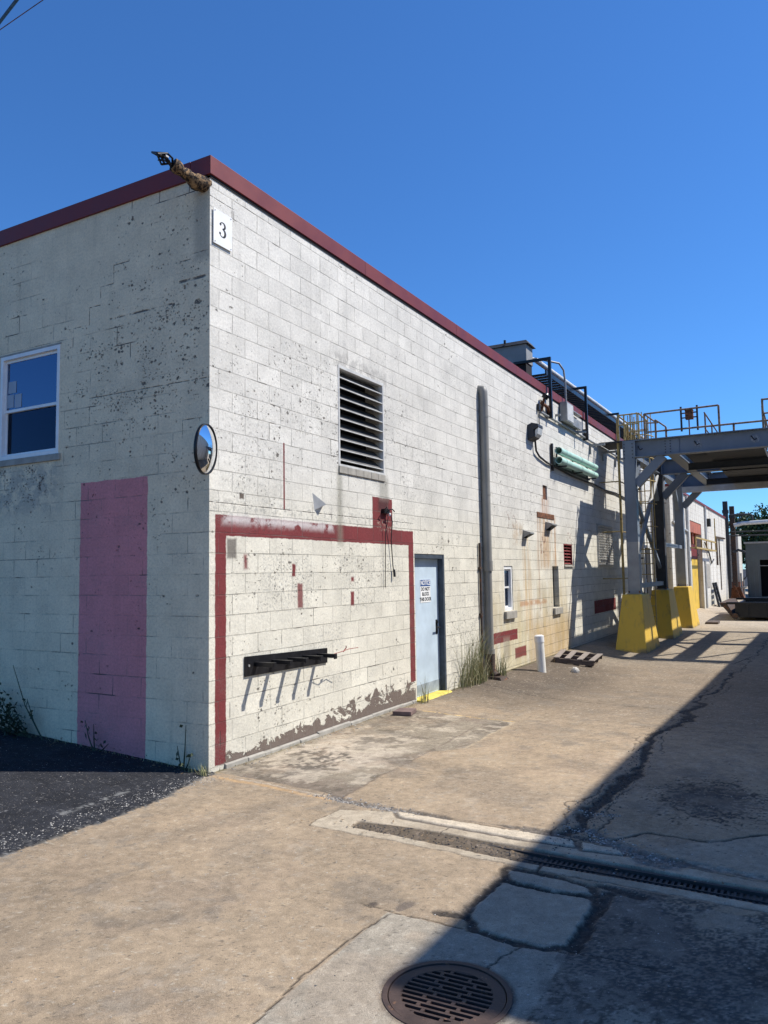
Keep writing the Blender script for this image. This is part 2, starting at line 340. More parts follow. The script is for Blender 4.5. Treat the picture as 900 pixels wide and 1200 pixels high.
mPier = n.out(c, .6, 0., n.bump(n.noise(14, 5, .7), .006, .8))
mYellowRail = basic('faded_yellow_rail', (.42, .31, .12), .65, .25, 6, bump=.001, col2=(.16, .09, .05), thr=.60)
mRailGrey = basic('weathered_rail', (.28, .20, .13), .7, .3, 8, bump=.001, col2=(.12, .06, .04), thr=.55)
mGreen = basic('pale_green_pipe', (.42, .64, .56), .42, .12, 3, bump=.0008, col2=(.6, .7, .66), thr=.70)
mPVC = basic('white_bollard', (.75, .735, .68), .5, .12, 4, bump=.001, col2=(.5, .42, .28), thr=.72)
mWood = basic('weathered_pallet_wood', (.11, .085, .072), .85, .3, 8, bump=.003)
mSill = basic('concrete_sill', (.34, .32, .28), .85, .2, 8, bump=.003)
mCast = basic('cast_iron', (.062, .040, .033), .62, .35, 9, bump=.002, bsc=90, col2=(.14, .075, .045), thr=.6)
mGrate = basic('dark_trench_iron', (.045, .04, .038), .7, .4, 9, bump=.002)
mRedSlat = basic('red_louver_slats', (.22, .035, .035), .55, .2, 6, bump=.001)
mSlat = basic('pale_louver_slats', (.55, .55, .53), .5, .15, 5, bump=.001)
mShutter = basic('grey_shutter_slats', (.46, .45, .42), .6, .2, 5, bump=.001)
mShed = basic('grey_green_cladding', (.12, .135, .13), .6, .15, 1, bump=.001)
mBark = basic('bark', (.07, .05, .035), .9, .3, 8, bump=.01)
mBrickRed = basic('red_brown_masonry', (.27, .13, .09), .85, .3, 5, bump=.004)
mFarWhite = None
n = NT('far_painted_block'); X, Y, Z = n.xyz(); uv = n.comb(n.add(Y, X), Z, 0.)
st = n.noise(1., 5, .65, n.scale(uv, (3.0, .25, 1))); c = n.mix(n.ss(st, .42, .72), (.66, .64, .58), (.33, .29, .24))
c = n.mix(n.ss(n.noise(5, 5, .7, uv), .60, .66), c, (.2, .14, .1)); br = n.N.new('ShaderNodeTexBrick'); n.L.new(uv, br.inputs[0])
for k, val in (('Scale', 1.), ('Mortar Size', .006), ('Brick Width', .4064), ('Row Height', .2032)): br.inputs[k].default_value = val
c = n.mix(n.mul(br.outputs['Fac'], .5), c, (.25, .22, .2)); c = n.mix(n.ss(Z, .9, -.1), c, (.5, .46, .36))
mFarWhite = n.out(c, .85, 0., n.bump(n.noise(20, 4, .6, uv), .004, .8))
# glass: clear pane that mirrors the sky at a glancing view
def glass(name, tint=(.75, .8, .85), mirror=.35):
    m = bpy.data.materials.new(name); m.use_nodes = True; t = m.node_tree; t.nodes.clear()
    o = t.nodes.new('ShaderNodeOutputMaterial'); mixn = t.nodes.new('ShaderNodeMixShader'); tr = t.nodes.new('ShaderNodeBsdfTransparent'); gl = t.nodes.new('ShaderNodeBsdfGlossy')
    fr = t.nodes.new('ShaderNodeFresnel'); fr.inputs[0].default_value = 1.5; ad = t.nodes.new('ShaderNodeMath'); ad.operation = 'ADD'; ad.inputs[1].default_value = mirror;  ad.use_clamp = True
    tr.inputs[0].default_value = (*tint, 1); gl.inputs['Roughness'].default_value = .01; gl.inputs[0].default_value = (.55, .7, 1, 1)
    t.links.new(fr.outputs[0], ad.inputs[0]); t.links.new(ad.outputs[0], mixn.inputs[0]); t.links.new(tr.outputs[0], mixn.inputs[1]); t.links.new(gl.outputs[0], mixn.inputs[2]); t.links.new(mixn.outputs[0], o.inputs[0])
    return m
mGlass = glass('window_glass', (.85, .9, .95), .14); mGlassDark = glass('dark_window_glass', (.3, .3, .32), -.02); mRefr = glass('lamp_refractor', (.95, .95, .95), .3)
m = NT('mirror_face'); mMirror = m.out((.85, .87, .88), .02, 1.0)
def leaf_mat(name, c1, c2):
    n = NT(name); k = n.noise(3, 3, .6); gi = n.N.new('ShaderNodeNewGeometry').outputs['Random Per Island']
    c = n.mix(n.ss(n.add(n.mul(k, .6), n.mul(gi, .4)), .25, .75), c1, c2); return n.out(c, .6)
mGrass = leaf_mat('dry_green_grass', (.13, .16, .055), (.42, .37, .22))
mWeed = leaf_mat('dark_weed', (.02, .032, .02), (.05, .07, .035))
mLeaf = leaf_mat('tree_leaf', (.03, .055, .02), (.08, .12, .04))
m = NT('pebble'); gi = m.N.new('ShaderNodeNewGeometry').outputs['Random Per Island']; mPebble = m.out(m.mix(gi, (.10, .095, .09), (.5, .47, .42)), .85)
m = NT('dark_asphalt_chips'); gi = m.N.new('ShaderNodeNewGeometry').outputs['Random Per Island']; mChip = m.out(m.mix(gi, (.02, .02, .022), (.11, .105, .1)), .85)

# ------------------------------------------------------------ ground: one sheet, relief and stains in the mesh itself
def vnoise(x, y, s, seed):
    x = x*s; y = y*s; xi = np.floor(x).astype(np.int64); yi = np.floor(y).astype(np.int64); fx = x-xi; fy = y-yi
    fx = fx*fx*(3-2*fx); fy = fy*fy*(3-2*fy)
    def h(a, b):
        q = (a*374761393 + b*668265263 + seed*974634777) & 0xffffffff; q = ((q ^ (q >> 13))*1274126177) & 0xffffffff; q = q ^ (q >> 16); return (q & 0xffff)/65535.
    return (h(xi,yi)*(1-fx)+h(xi+1,yi)*fx)*(1-fy) + (h(xi,yi+1)*(1-fx)+h(xi+1,yi+1)*fx)*fy
def fbm(x, y, s, seed, o=4, r=.55):
    a = 0; k = 1; t = 0
    for i in range(o): a = a + k*vnoise(x, y, s*2**i, seed+i); t += k; k *= r
    return a/t
def dpoly(x, y, pts):
    d = np.full(x.shape, 1e9)
    for (ax, ay), (bx, by) in zip(pts, pts[1:]):
        vx, vy = bx-ax, by-ay; L = vx*vx+vy*vy+1e-12; t = np.clip(((x-ax)*vx+(y-ay)*vy)/L, 0, 1)
        d = np.minimum(d, np.hypot(x-ax-t*vx, y-ay-t*vy))
    return d
def inside(x, y, pts):
    c = np.zeros(x.shape, bool)
    for (ax, ay), (bx, by) in zip(pts, pts[1:]+pts[:1]):
        if ay == by: continue
        c ^= ((ay > y) != (by > y)) & (x < (bx-ax)*(y-ay)/(by-ay)+ax)
    return c
def sdist(x, y, pts): return np.where(inside(x, y, pts), -1, 1)*dpoly(x, y, pts+[pts[0]])
def seg(a, b, st): return list(np.arange(a, b-1e-9, st))
def geo(a, b, st, k=1.25):
    r = []; p = a
    while p < b: r.append(p); p += st; st *= k
    return r+[b]
xs = [-p for p in geo(3, 900, .12)][::-1][:-1] + seg(-3, -.6, .03) + seg(-.6, .5, .016) + seg(.5, 4.95, .0105) + geo(4.95, 900, .04)
ys = [-p for p in geo(3.7, 900, .06)][::-1][:-1] + seg(-3.7, -.1, .0105) + seg(-.1, 1.6, .0135) + seg(1.6, 4, .02) + seg(4, 8, .035) + seg(8, 15, .06) + seg(15, 32, .16) + geo(32, 900, .3)
xs = np.array(xs); ys = np.array(ys); NX, NY = len(xs), len(ys)
GX, GY = np.meshgrid(xs, ys); x = GX.ravel(); y = GY.ravel()
near = (x > -4) & (x < 6) & (y > -6) & (y < 20)
z = gz(x, y)
wx = x + .05*(fbm(x, y, 5, 11)-.5) + .03*(fbm(x, y, 22, 12)-.5); wy = y + .05*(fbm(x, y, 5, 13)-.5) + .03*(fbm(x, y, 22, 14)-.5)
def C(r, g_, b): return np.array([r, g_, b])[None, :]
colr = np.zeros((len(x), 3)) + C(.265, .225, .168)
def over(mask, c, k=1.):
    global colr
    mk = np.clip(mask*k, 0, 1)[:, None]; colr = colr*(1-mk) + (c if isinstance(c, np.ndarray) else C(*c))*mk
f1 = fbm(x, y, .8, 1, 5); f2 = fbm(x, y, 4, 2, 4); f3 = fbm(x, y, 17, 3, 4, .7)
over(sstep(.45, .65, fbm(x, y, 1.1, 31, 4)), (.285, .235, .170), .45)
over(sstep(.5, .68, fbm(x, y, 1.7, 32, 4)), (.19, .165, .13), .65)
# darker, dirtier concrete further up the alley, beside the wall
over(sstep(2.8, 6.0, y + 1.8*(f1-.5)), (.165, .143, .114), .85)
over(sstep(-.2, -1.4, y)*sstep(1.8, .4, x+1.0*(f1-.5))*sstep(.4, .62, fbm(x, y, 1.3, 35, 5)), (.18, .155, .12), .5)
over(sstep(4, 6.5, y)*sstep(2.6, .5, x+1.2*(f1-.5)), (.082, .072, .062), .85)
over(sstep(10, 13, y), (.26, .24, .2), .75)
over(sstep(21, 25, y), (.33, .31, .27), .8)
# grey slab against the wall
slab = [(.0, .1), (1.31, -.02), (1.55, -.18), (1.49, .55), (1.49, 1.68), (1.76, 1.98), (1.71, 3.68), (.39, 3.8), (0, 3.8)]
sd = sdist(wx, wy, slab); sl_m = sstep(.01, -.01, sd)*near
over(sl_m, (.19, .178, .148), .9)
over(sl_m*sstep(.50, .62, fbm(x, y, 1.5, 41, 4)), (.15, .13, .11), .8)
over(sstep(.45, .05, np.hypot((x-.62)/.7, (y-1.15)/1.0)+.5*(f2-.5)+.3*(f1-.5))*0+sstep(1.1, .6, np.hypot((x-.62)/.75, (y-1.25)/1.1)+1.0*(f2-.5))*near, (.42, .395, .345), .8)
over(sstep(.95, .70, np.hypot((x-.6)/.42, (y-.95)/.50)+1.2*(fbm(x, y, 5, 43, 5, .7)-.5))*near*sstep(.40, .50, fbm(x, y, 18, 44, 3, .7)), (.07, .064, .058), .85)
over(sl_m*sstep(.56, .62, fbm(x, y, 3.1, 45, 5, .65)), (.10, .09, .075), .7); over(sl_m*sstep(.57, .62, fbm(x, y, 4.3, 46, 5, .7)), (.36, .34, .29), .6)
over(sstep(.03, .0, np.abs(dpoly(wx, wy, [(.39, 3.8), (1.71, 3.68)])))*near*(f3 > .42), (.52, .38, .14), .75)
over(sstep(.025, .0, dpoly(wx, wy, [(1.71, 3.68), (1.76, 1.98)]))*near, (.36, .32, .24), .6)
over(sstep(.02, .004, dpoly(wx, wy, [(1.55, -.18), (1.49, .55), (1.49, 1.68), (1.39, 3.25)]))*near, (.12, .1, .085), .7)
over(sstep(.05, .0, dpoly(wx, wy, [(.05, -.03), (.93, -.12), (1.5, -.2)]))*near, (.40, .28, .15), .7)
over(sstep(.012, .002, dpoly(wx, wy, [(.32, .0), (.93, -.06), (1.4, -.12)]))*near, (.42, .4, .36), .8)
# grey slab round the manhole
jb = [(2.9, -4.5), (2.9, -2.95), (2.87, -2.54), (2.88, -2.08), (2.92, -1.81)]; jb2 = [(2.70, -1.78), (3.13, -1.79), (3.43, -1.81), (3.67, -1.84), (4.03, -1.77), (4.34, -1.78)]
over(((x > 2.9) & (y < -1.8) & near)*1., (.25, .243, .212), .95)
over(((x > 3.9) & (y < -1.) & near)*1., (.22, .205, .175), .7)
over(near*sstep(.47, .6, fbm(x, y, 2.0, 42, 4))*((x > 3.85) & (y < -.9)), (.13, .12, .11), .8)
clean = np.zeros(len(x)); relief = np.zeros(len(x)); crackm = np.zeros(len(x)); gravel = np.zeros(len(x))
def crack(pts, wdt, dep, dark=(.035, .031, .028), k=.95, jag=1.):
    global relief, crackm
    dd = dpoly(wx*jag + x*(1-jag), wy*jag + y*(1-jag), pts) - wdt*.8*(fbm(x, y, 9, 51)-.5)
    mk = sstep(wdt, wdt*.35, dd)*near; relief -= mk*dep; over(mk, dark, k); crackm = np.maximum(crackm, mk)
crack(jb, .0075, .005, jag=.5); crack(jb2, .007, .005, jag=.6)
crack([(3.67, -1.84), (3.62, -2.02), (3.61, -2.14)], .007, .004)
crack([(2.94, -1.73), (2.95, -1.66)], .045, .004, (.13, .115, .1))
# drain surround
D = [(1.67, -.78), (1.68, -.36), (2.14, -.21), (2.79, -.21), (3.34, -.3), (4.03, -.40), (5.6, -.52), (5.6, -.9), (4.06, -.88), (3.26, -.86), (2.64, -.82), (2.11, -.80)]
dm = sstep(.008, -.008, sdist(x+.35*(wx-x), y+.35*(wy-y), D))*near
clean = np.maximum(clean, dm); over(dm, (.36, .335, .275), .95); over(dm*sstep(.5, .65, f2), (.24, .215, .17), .7)
crack(D+[D[0]], .008, .005, (.09, .08, .065), .8)
crack([(2.62, -.25), (2.63, -.50)], .010, .004); crack([(3.45, -.78), (3.46, -.9)], .012, .006)
# gravelly joint above the drain
J = [(1.45, -.13), (1.62, -.17), (2.07, -.19), (2.58, -.18), (3.08, -.16), (3.45, -.16), (3.75, -.2), (4.05, -.32), (4.4, -.36), (5.3, -.42)]
jm = sstep(.055, .03, dpoly(wx, wy, J) - .05*(fbm(x, y, 6, 61)-.5) + .03*sstep(2.3, 2.6, x)*(x < 3.1))*near
over(jm, (.12, .113, .103), .95); relief -= jm*.012; gravel = np.maximum(gravel, jm)
over(jm*(x < 2.2)*(f3 > .45), (.27, .26, .24), .7)
for B in ([(2.12, -.235), (3.19, -.24), (3.50, -.25), (3.54, -.37), (3.12, -.385), (2.19, -.335)], [(3.57, -.27), (3.83, -.28), (3.86, -.38), (3.60, -.40)]):
    s_ = sdist(wx*.5+x*.5, wy*.5+y*.5, B); mk = sstep(.006, -.006, s_)*near
    clean = np.maximum(clean, mk); over(mk, (.44, .41, .34), .95); relief += mk*.006; gravel *= 1-mk
    e = sstep(.025, .008, np.abs(s_-.012))*near*(s_ > -.002); over(e, (.09, .08, .07), .8); relief -= e*.008
# pieces of broken slab in the shade
for B in ([(3.31, -1.59), (3.33, -1.15), (3.63, -1.16), (3.84, -1.15), (3.88, -1.30), (3.86, -1.71), (3.78, -1.78), (3.42, -1.76)], [(3.29, -.94), (3.58, -.96), (3.79, -.99), (3.84, -1.06), (3.62, -1.11), (3.36, -1.07)]):
    s_ = sdist(wx, wy, B); e = sstep(.075, .045, s_ + .05*(fbm(x, y, 7, 77)-.5))*sstep(-.008, .012, s_)*near
    over(e, (.042, .039, .036), .95); relief -= e*.012; gravel = np.maximum(gravel, e*.8); over(sstep(.004, -.004, s_)*near, (.31, .295, .25), .85); clean = np.maximum(clean, sstep(.004, -.004, s_)*near)
for P_ in ([(3.15, -1.68), (3.3, -1.66)], [(3.92, -1.02), (3.91, -1.35), (3.90, -1.75)], [(3.85, -.93), (4.1, -1.0)]):
    s_ = dpoly(wx, wy, P_); e = sstep(.042, .026, s_)*near; over(e, (.042, .039, .036), .95); relief -= e*.010; gravel = np.maximum(gravel, e*.8)
# jagged crack running up the alley under the shadow line
CY = [(3.94, 20), (3.92, 15.8), (3.64, 9.24), (3.49, 6.38), (3.54, 4.72), (3.41, 3.68), (3.46, 2.45), (3.56, 1.74), (3.5, 1.39), (3.52, .82), (3.42, .5), (3.52, .13), (3.45, -.08)]
wd = (.052+.06*(vnoise(x, y, 2.6, 74)-.4))*sstep(14, 3, y)+.014
s_ = dpoly(x+.35*(fbm(x, y, 2.2, 71)-.5), y+.2*(fbm(x, y, 2.2, 72)-.5), CY); s_ = s_ + .07*(fbm(x, y, 8, 73)-.5)
e = sstep(wd, wd*.5, s_)*near; over(e, (.05, .046, .042), .95); relief -= e*.012; gravel = np.maximum(gravel, e)
e2 = sstep(.012, .004, np.abs(s_-.13-.10*(fbm(x, y, 1.7, 78)-.5)))*near*(fbm(x, y, 1.3, 79) > .5)*(y < 9); over(e2, (.045, .04, .036), .9); relief -= e2*.006
crack([(3.46, .0), (3.74, -.1), (3.93, .13), (4.33, .12), (4.67, .45), (5.2, .5)], .018, .008)
gp = [(3.46, .08), (3.76, -.1), (4.0, -.22), (4.3, -.38), (4.2, -.5), (3.95, -.5), (3.84, -.28)]
s_ = sdist(wx, wy, gp); e = sstep(.03, -.02, s_+.08*(f2-.5))*near; over(e, (.17, .165, .155), .8); relief -= e*.008; gravel = np.maximum(gravel, e)
over(sstep(.01, -.01, sdist(wx, wy, [(4.02, -.19), (4.27, .10), (4.67, .40), (5.6, .45), (5.6, -.44), (4.35, -.36)]))*near, (.30, .285, .24), .7)
# oily spatter and other stains
ds = np.hypot((x-4.25)/.42, (y-1.15)/.55); ds = ds + .5*(f2-.5); sp = (fbm(x, y, 30, 81, 3, .85) > .22+.36*np.clip(ds, 0, 1.5)); over(sp*(ds < 1.4)*near, (.028, .027, .027), .9); over(sstep(1.3, .3, ds)*near, (.06, .057, .054), .55)
over(near*((x > 3.9) & (y < -.95))*(fbm(x, y, 30, 82, 3, .8) > .56)*sstep(.42, .58, fbm(x, y, 1.8, 83, 4)), (.06, .056, .05), .8)
crack([(.08, 6.49), (1.69, 5.9), (2.25, 5.75), (2.73, 5.68), (3.4, 5.6)], .012, .005); crack([(1.2, 12.9), (1.61, 12.87), (2.6, 12.4), (3.55, 12.21), (3.79, 13.69)], .02, .005)
crack([(2.1, .9), (2.5, .88), (2.6, .86)], .006, .003, k=.5); crack([(2.4, 7.4), (2.9, 7.35)], .008, .003, k=.6)
# dirt and silt lying in the trench, shade painted into its darker right part
ch = [(1.97, -.68), (1.96, -.54), (2.53, -.50), (3.18, -.52), (3.74, -.54), (5.4, -.60), (5.4, -.80), (4.09, -.77), (3.25, -.78), (2.6, -.72)]
s_ = sdist(x+.25*(wx-x), y+.25*(wy-y), ch); e = sstep(.006, -.006, s_)*near; over(e, (.085, .072, .056), .97); over(e*sstep(2.9, 3.4, x), (.045, .04, .035), .8); gravel *= 1-e*.7; relief = relief*(1-e) - e*(.010 + .028*sstep(2.75, 3.5, x) - .035*(fbm(x, y, 3, 66)-.5))
over(e*sstep(.5, .7, f3), (.17, .145, .12), .5)
# manhole pit
MC = (3.525, -2.405); rr = np.hypot(x-MC[0], y-MC[1]); relief = np.where(rr < .272, -.14, relief); over((rr < .285)*1., (.03, .028, .025), 1.)
over(sstep(.315, .29, rr)*(rr > .28), (.06, .05, .045), .7)
# foot of the wall: moss and dirt
over(sstep(.12, .0, x+.08*(f2-.5))*(x > -.02)*(y > 0)*(y < 14), (.10, .095, .05), .7)
over(sstep(.10, .0, -y+.06*(f2-.5))*(x < 0)*(y < 0)*near, (.06, .06, .045), .7)
colr *= C(1.19, 1.08, .97)
# asphalt on the left
ax = .04 + .16*sstep(0, -.9, y)*sstep(-4.2, -2.2, y) + .12*(fbm(x, y, 2.2, 91, 4)-.5) + .09*(fbm(x, y, 13, 92, 4, .7)-.5)
am = sstep(.005, -.005, x-ax)*((y < .05) | (x < -.2))
asp = C(.021, .022, .026)*(1 + .5*(f2[:, None]-.5) + .5*(f3[:, None]-.5)); over(am, asp, 1.)
edge = am*sstep(-.30, -.02, x-ax); over(edge*sstep(.60, .70, fbm(x, y, 42, 94, 3, .8)), (.10, .098, .095), .7)
over(am*near*(fbm(x, y, 60, 95, 2, .8) > .86-.05*sstep(-.8, 0, x)), (.16, .16, .16), .8)
over(am*near*sstep(.05, .0, np.abs(x+.18+.12*(fbm(x, y, 1.4, 96)-.5)))*(fbm(x, y, 22, 97, 3, .7) > .5)*(y < -.75)*(y > -1.5), (.2, .2, .19), .7)
relief += am*near*.012*(1-gravel)*sstep(0, -.04, x-ax) + am*near*(f3-.5)*.006
over(sstep(-.05, .0, x-ax)*sstep(.10, .02, x-ax)*(y < .05)*near*sstep(.52, .58, fbm(x, y, 26, 93, 3, .7)), (.20, .185, .16), .6)
# flecks, pits and rusty blotches of the old slab
cm = near*(1-am)*(1-gravel)*(1-.8*clean)*(1-crackm)
over(cm*sstep(.77, .82, fbm(x, y, 58, 101, 2, .8)), (.46, .42, .34), .5); over(cm*sstep(.80, .84, fbm(x, y, 52, 102, 2, .8)), (.08, .07, .06), .7)
over(cm*sstep(.56, .68, fbm(x, y, 1.9, 103, 5, .65))*(y < 4), (.30, .225, .155), .3); over(cm*sstep(.58, .70, fbm(x, y, 2.6, 104, 5, .7)), (.16, .14, .115), .38)
over(cm*sstep(.62, .68, fbm(x, y, 7, 105, 4, .75))*(y < 5), (.35, .31, .25), .22)
over(cm*sstep(.035, .02, np.hypot((x-2.78), (y+1.75)*1.0)+.02*(f3-.5)), (.10, .08, .065), .8)
over(cm*((x > 3.9) & (y < -.9))*sstep(.40, .50, fbm(x, y, 2.2, 106, 4))*sstep(.40, .56, fbm(x, y, 70, 107, 2, .9)), (.055, .053, .05), .85)
# general tone
k = (1 + .34*(f1-.5) + .30*(f2-.5) + (.42-.2*clean)*(f3-.5)); colr *= k[:, None]
relief += near*(.004*(f2-.5) + .003*(f3-.5))*(rr > .285) + near*gravel*(fbm(x, y, 38, 99, 2, .8)-.5)*.022
colr *= (1 + near*gravel*1.0*(fbm(x, y, 40, 98, 2, .9)-.5))[:, None]
z = z + relief
me = bpy.data.meshes.new('ground'); nv = NX*NY; nf = (NX-1)*(NY-1)
me.vertices.add(nv); me.vertices.foreach_set('co', np.stack([x, y, z], 1).ravel().astype(np.float32))
ii = (np.arange(NY-1)[:, None]*NX + np.arange(NX-1)[None, :]).ravel(); quads = np.stack([ii, ii+1, ii+1+NX, ii+NX], 1).astype(np.int32)
me.loops.add(nf*4); me.loops.foreach_set('vertex_index', quads.ravel()); me.polygons.add(nf)
me.polygons.foreach_set('loop_start', np.arange(0, nf*4, 4, dtype=np.int32)); me.polygons.foreach_set('loop_total', np.full(nf, 4, dtype=np.int32)); me.update(calc_edges=True)
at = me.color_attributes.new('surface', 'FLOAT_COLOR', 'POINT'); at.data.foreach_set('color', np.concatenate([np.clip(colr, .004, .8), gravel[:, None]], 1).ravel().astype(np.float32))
n = NT('concrete_and_asphalt'); an = n.N.new('ShaderNodeAttribute'); an.attribute_name = 'surface'
sp1 = n.mul(n.ss(n.noise(230, 3, .8), .34, .66, .74, 1.24), n.mul(n.ss(n.noise(80, 4, .75), .34, .66, .89, 1.10), n.ss(n.noise(14, 4, .7), .34, .66, .88, 1.10))); c = n.mix(1., an.outputs['Color'], n.comb(sp1, sp1, sp1), 'MULTIPLY')
c = n.mix(n.mul(n.ss(n.noise(70, 3, .7), .64, .69), .6), c, (.55, .5, .42)); c = n.mix(n.mul(n.ss(n.noise(75, 2, .6, n.scale(n.tc, (1,1,1), (4,4,4))), .65, .71), .7), c, (.05, .045, .04))
bp = n.bump(n.noise(160, 4, .75), .0035, 1.); bp = n.bump(n.noise(35, 3, .6), .003, .7, bp)
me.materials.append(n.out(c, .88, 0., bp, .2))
go = bpy.data.objects.new('ground', me); COL.objects.link(go); tag(go, 'cracked tan concrete alley with black asphalt at its left edge', None, None, 'structure'); go['label'] = 'cracked tan concrete alley meeting black asphalt at the left'

# ------------------------------------------------------------ main building
def wall_plane(mb, side, u0, u1, z0, z1, holes, depth, plane=0., zlow=None):
    """sheet with real openings and reveals; side=True: plane x=const, u is y; else plane y=const, u is x"""
    us = sorted({u0, u1, *[h[0] for h in holes], *[h[1] for h in holes]}); zs = sorted({z0, z1, *[h[2] for h in holes], *[h[3] for h in holes]})
    P = (lambda u, d, zz: (plane-d, u, zz)) if side else (lambda u, d, zz: (u, plane+d, zz))
    for a, b in zip(us, us[1:]):
        for c_, d in zip(zs, zs[1:]):
            mu, mz = (a+b)/2, (c_+d)/2
            if any(h[0] < mu < h[1] and h[2] < mz < h[3] for h in holes): continue
            mb.add([P(a,0,c_), P(b,0,c_), P(b,0,d), P(a,0,d)], [(0,1,2,3)])
    for h in holes:
        dd = h[4] if len(h) > 4 else depth
        a, b, c_, d = h[:4]
        for q in ((a,c_,b,c_), (b,c_,b,d), (b,d,a,d), (a,d,a,c_)):
            mb.add([P(q[0],0,q[1]), P(q[2],0,q[3]), P(q[2],dd,q[3]), P(q[0],dd,q[1])], [(0,1,2,3)])
H = 5.88; YE = 24.3
bld = root('industrial_building', (0, 0, 0), 'white painted concrete block building with maroon roof trim and peeling corner', 'building')
holes = [(2.36, 3.50, 3.19, 4.45, .3), (4.38, 5.42, -.3, 2.13, .16), (8.13, 8.61, 1.10, 1.95, .10), (11.27, 11.75, 1.02, 1.95, .2), (12.25, 12.95, 1.98, 2.46, .15), (10.74, 11.06, 3.42, 3.74, .12), (10.78, 11.0, 5.42, 5.66, .1)]
mb = MB(); wall_plane(mb, True, 0, YE, -.4, H, holes, .15)
wall_side = mb.build('wall', mSide, bld)
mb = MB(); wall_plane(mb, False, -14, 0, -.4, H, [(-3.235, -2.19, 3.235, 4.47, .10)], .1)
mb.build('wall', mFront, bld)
mb = MB(); mb.box(-14, -.2, .2, YE, 5.60, 5.70); mb.add([(-14,YE,-.4),(0,YE,-.4),(0,YE,H),(-14,YE,H)], [(0,1,2,3)]); mb.add([(-14,0,-.4),(-14,YE,-.4),(-14,YE,H),(-14,0,H)], [(0,1,2,3)])
mb.add([(-.2,.2,5.6),(-.2,YE,5.6),(-.2,YE,H),(-.2,.2,H)], [(0,1,2,3)]); mb.add([(-14,.2,5.6),(-.2,.2,5.6),(-.2,.2,H),(-14,.2,H)], [(0,1,2,3)])
mb.build('roof', mDarkRoof, bld)
# maroon fascia with seams
mb = MB(); yy = -.024
while yy < YE:
    y1 = min(yy+3.05, YE); mb.box(-.24, .026, yy+.002, y1-.002, 5.845, 6.035); yy = y1
xx = -.242
while xx > -14:
    x1 = xx-3.05; mb.box(x1+.002, xx-.002, -.024, .24, 5.846, 6.036); xx = x1
mb.build('roof_trim', mTrim, bld, .004)
mb = MB(); mb.box(-.2, .010, 0.0, YE, 5.815, 5.844); mb.build('gap_shade_strip', mDark, bld)  # near-black strip standing in for the unlit gap under the fascia
# low footing ledge beside the red frame
mb = MB()
yy = .22
while yy < 4.3:
    L = random.uniform(.25, .5); y1 = min(yy+L, 4.3); d = .035+random.uniform(-.006, .012); h0 = .045+random.uniform(-.008, .01)
    mb.hexa([(0,yy,-.1),(d,yy,-.1),(d,y1,-.1),(0,y1,-.1)], [(0,yy,h0),(d*.85,yy,h0-.01),(d*.85,y1,h0-.01),(0,y1,h0)]); yy = y1+.002
mb.build('footing', mSill, bld, .004)
# big louver
lv = MB(); lv.box(-.06, .006, 2.345, 2.375, 3.19, 4.46); lv.box(-.06, .006, 3.485, 3.515, 3.19, 4.46); lv.box(-.06, .007, 2.345, 3.515, 4.43, 4.465); lv.box(-.06, .007, 2.345, 3.515, 3.19, 3.215)
lvo = lv.build('louver', mSlat, bld)
sb = MB(); 
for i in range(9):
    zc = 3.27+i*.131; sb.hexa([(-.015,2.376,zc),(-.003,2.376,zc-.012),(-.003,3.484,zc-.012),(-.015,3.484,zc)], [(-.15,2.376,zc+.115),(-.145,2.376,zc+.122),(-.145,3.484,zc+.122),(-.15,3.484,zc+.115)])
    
sb.build('slats', basic('shaded_louver_blades', (.10, .10, .10), .6, .2, 4), lvo)  # shade of the blade undersides is put into this dark grey
sb = MB()
for i in range(9): zc = 3.27+i*.131; sb.box(-.016, .002, 2.376, 3.484, zc-.010, zc+.002)
sb.build('slat_edges', mSlat, lvo)
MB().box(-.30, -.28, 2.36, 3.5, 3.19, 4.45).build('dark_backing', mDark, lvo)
mb = MB()
for i in range(6): mb.box(-.05, .018, 2.34+i*.197, 2.34+i*.197+.19, 3.10, 3.186)
mb.build('louver_sill', mSill, bld, .004)
# small red louver
rl = MB(); rl.box(-.10, .004, 12.235, 12.262, 1.97, 2.47); rl.box(-.1, .004, 12.94, 12.965, 1.97, 2.47); rl.box(-.1, .005, 12.235, 12.965, 2.45, 2.475)
rlo = rl.build('louver', mRedSlat, bld, label='small dark red louver')
sb = MB()
for i in range(6): sb.bar((-.045, 12.263, 2.02+i*.075), (-.045, 12.94, 2.02+i*.075), .07, .012, (.5, 0, .8))
sb.build('slats', mRedSlat, rlo); MB().box(-.15, -.14, 12.25, 12.95, 1.98, 2.46).build('dark_backing', mDark, rlo)
MB().box(-.1, .03, 12.23, 12.97, 1.93, 1.969).build('louver_sill', mSill, bld)
# rusted plate in the tall slot and open hole under the roof
MB().box(-.12, -.03, 10.74, 11.06, 3.42, 3.74).build('rusted_plate', mRust, bld); MB().box(-.1, -.08, 10.78, 11.0, 5.42, 5.66).build('dark_hole', mDark, bld)
MB().box(-.02, .012, 10.26, 11.52, 3.0, 3.115).build('lintel', mRust, bld, .004)
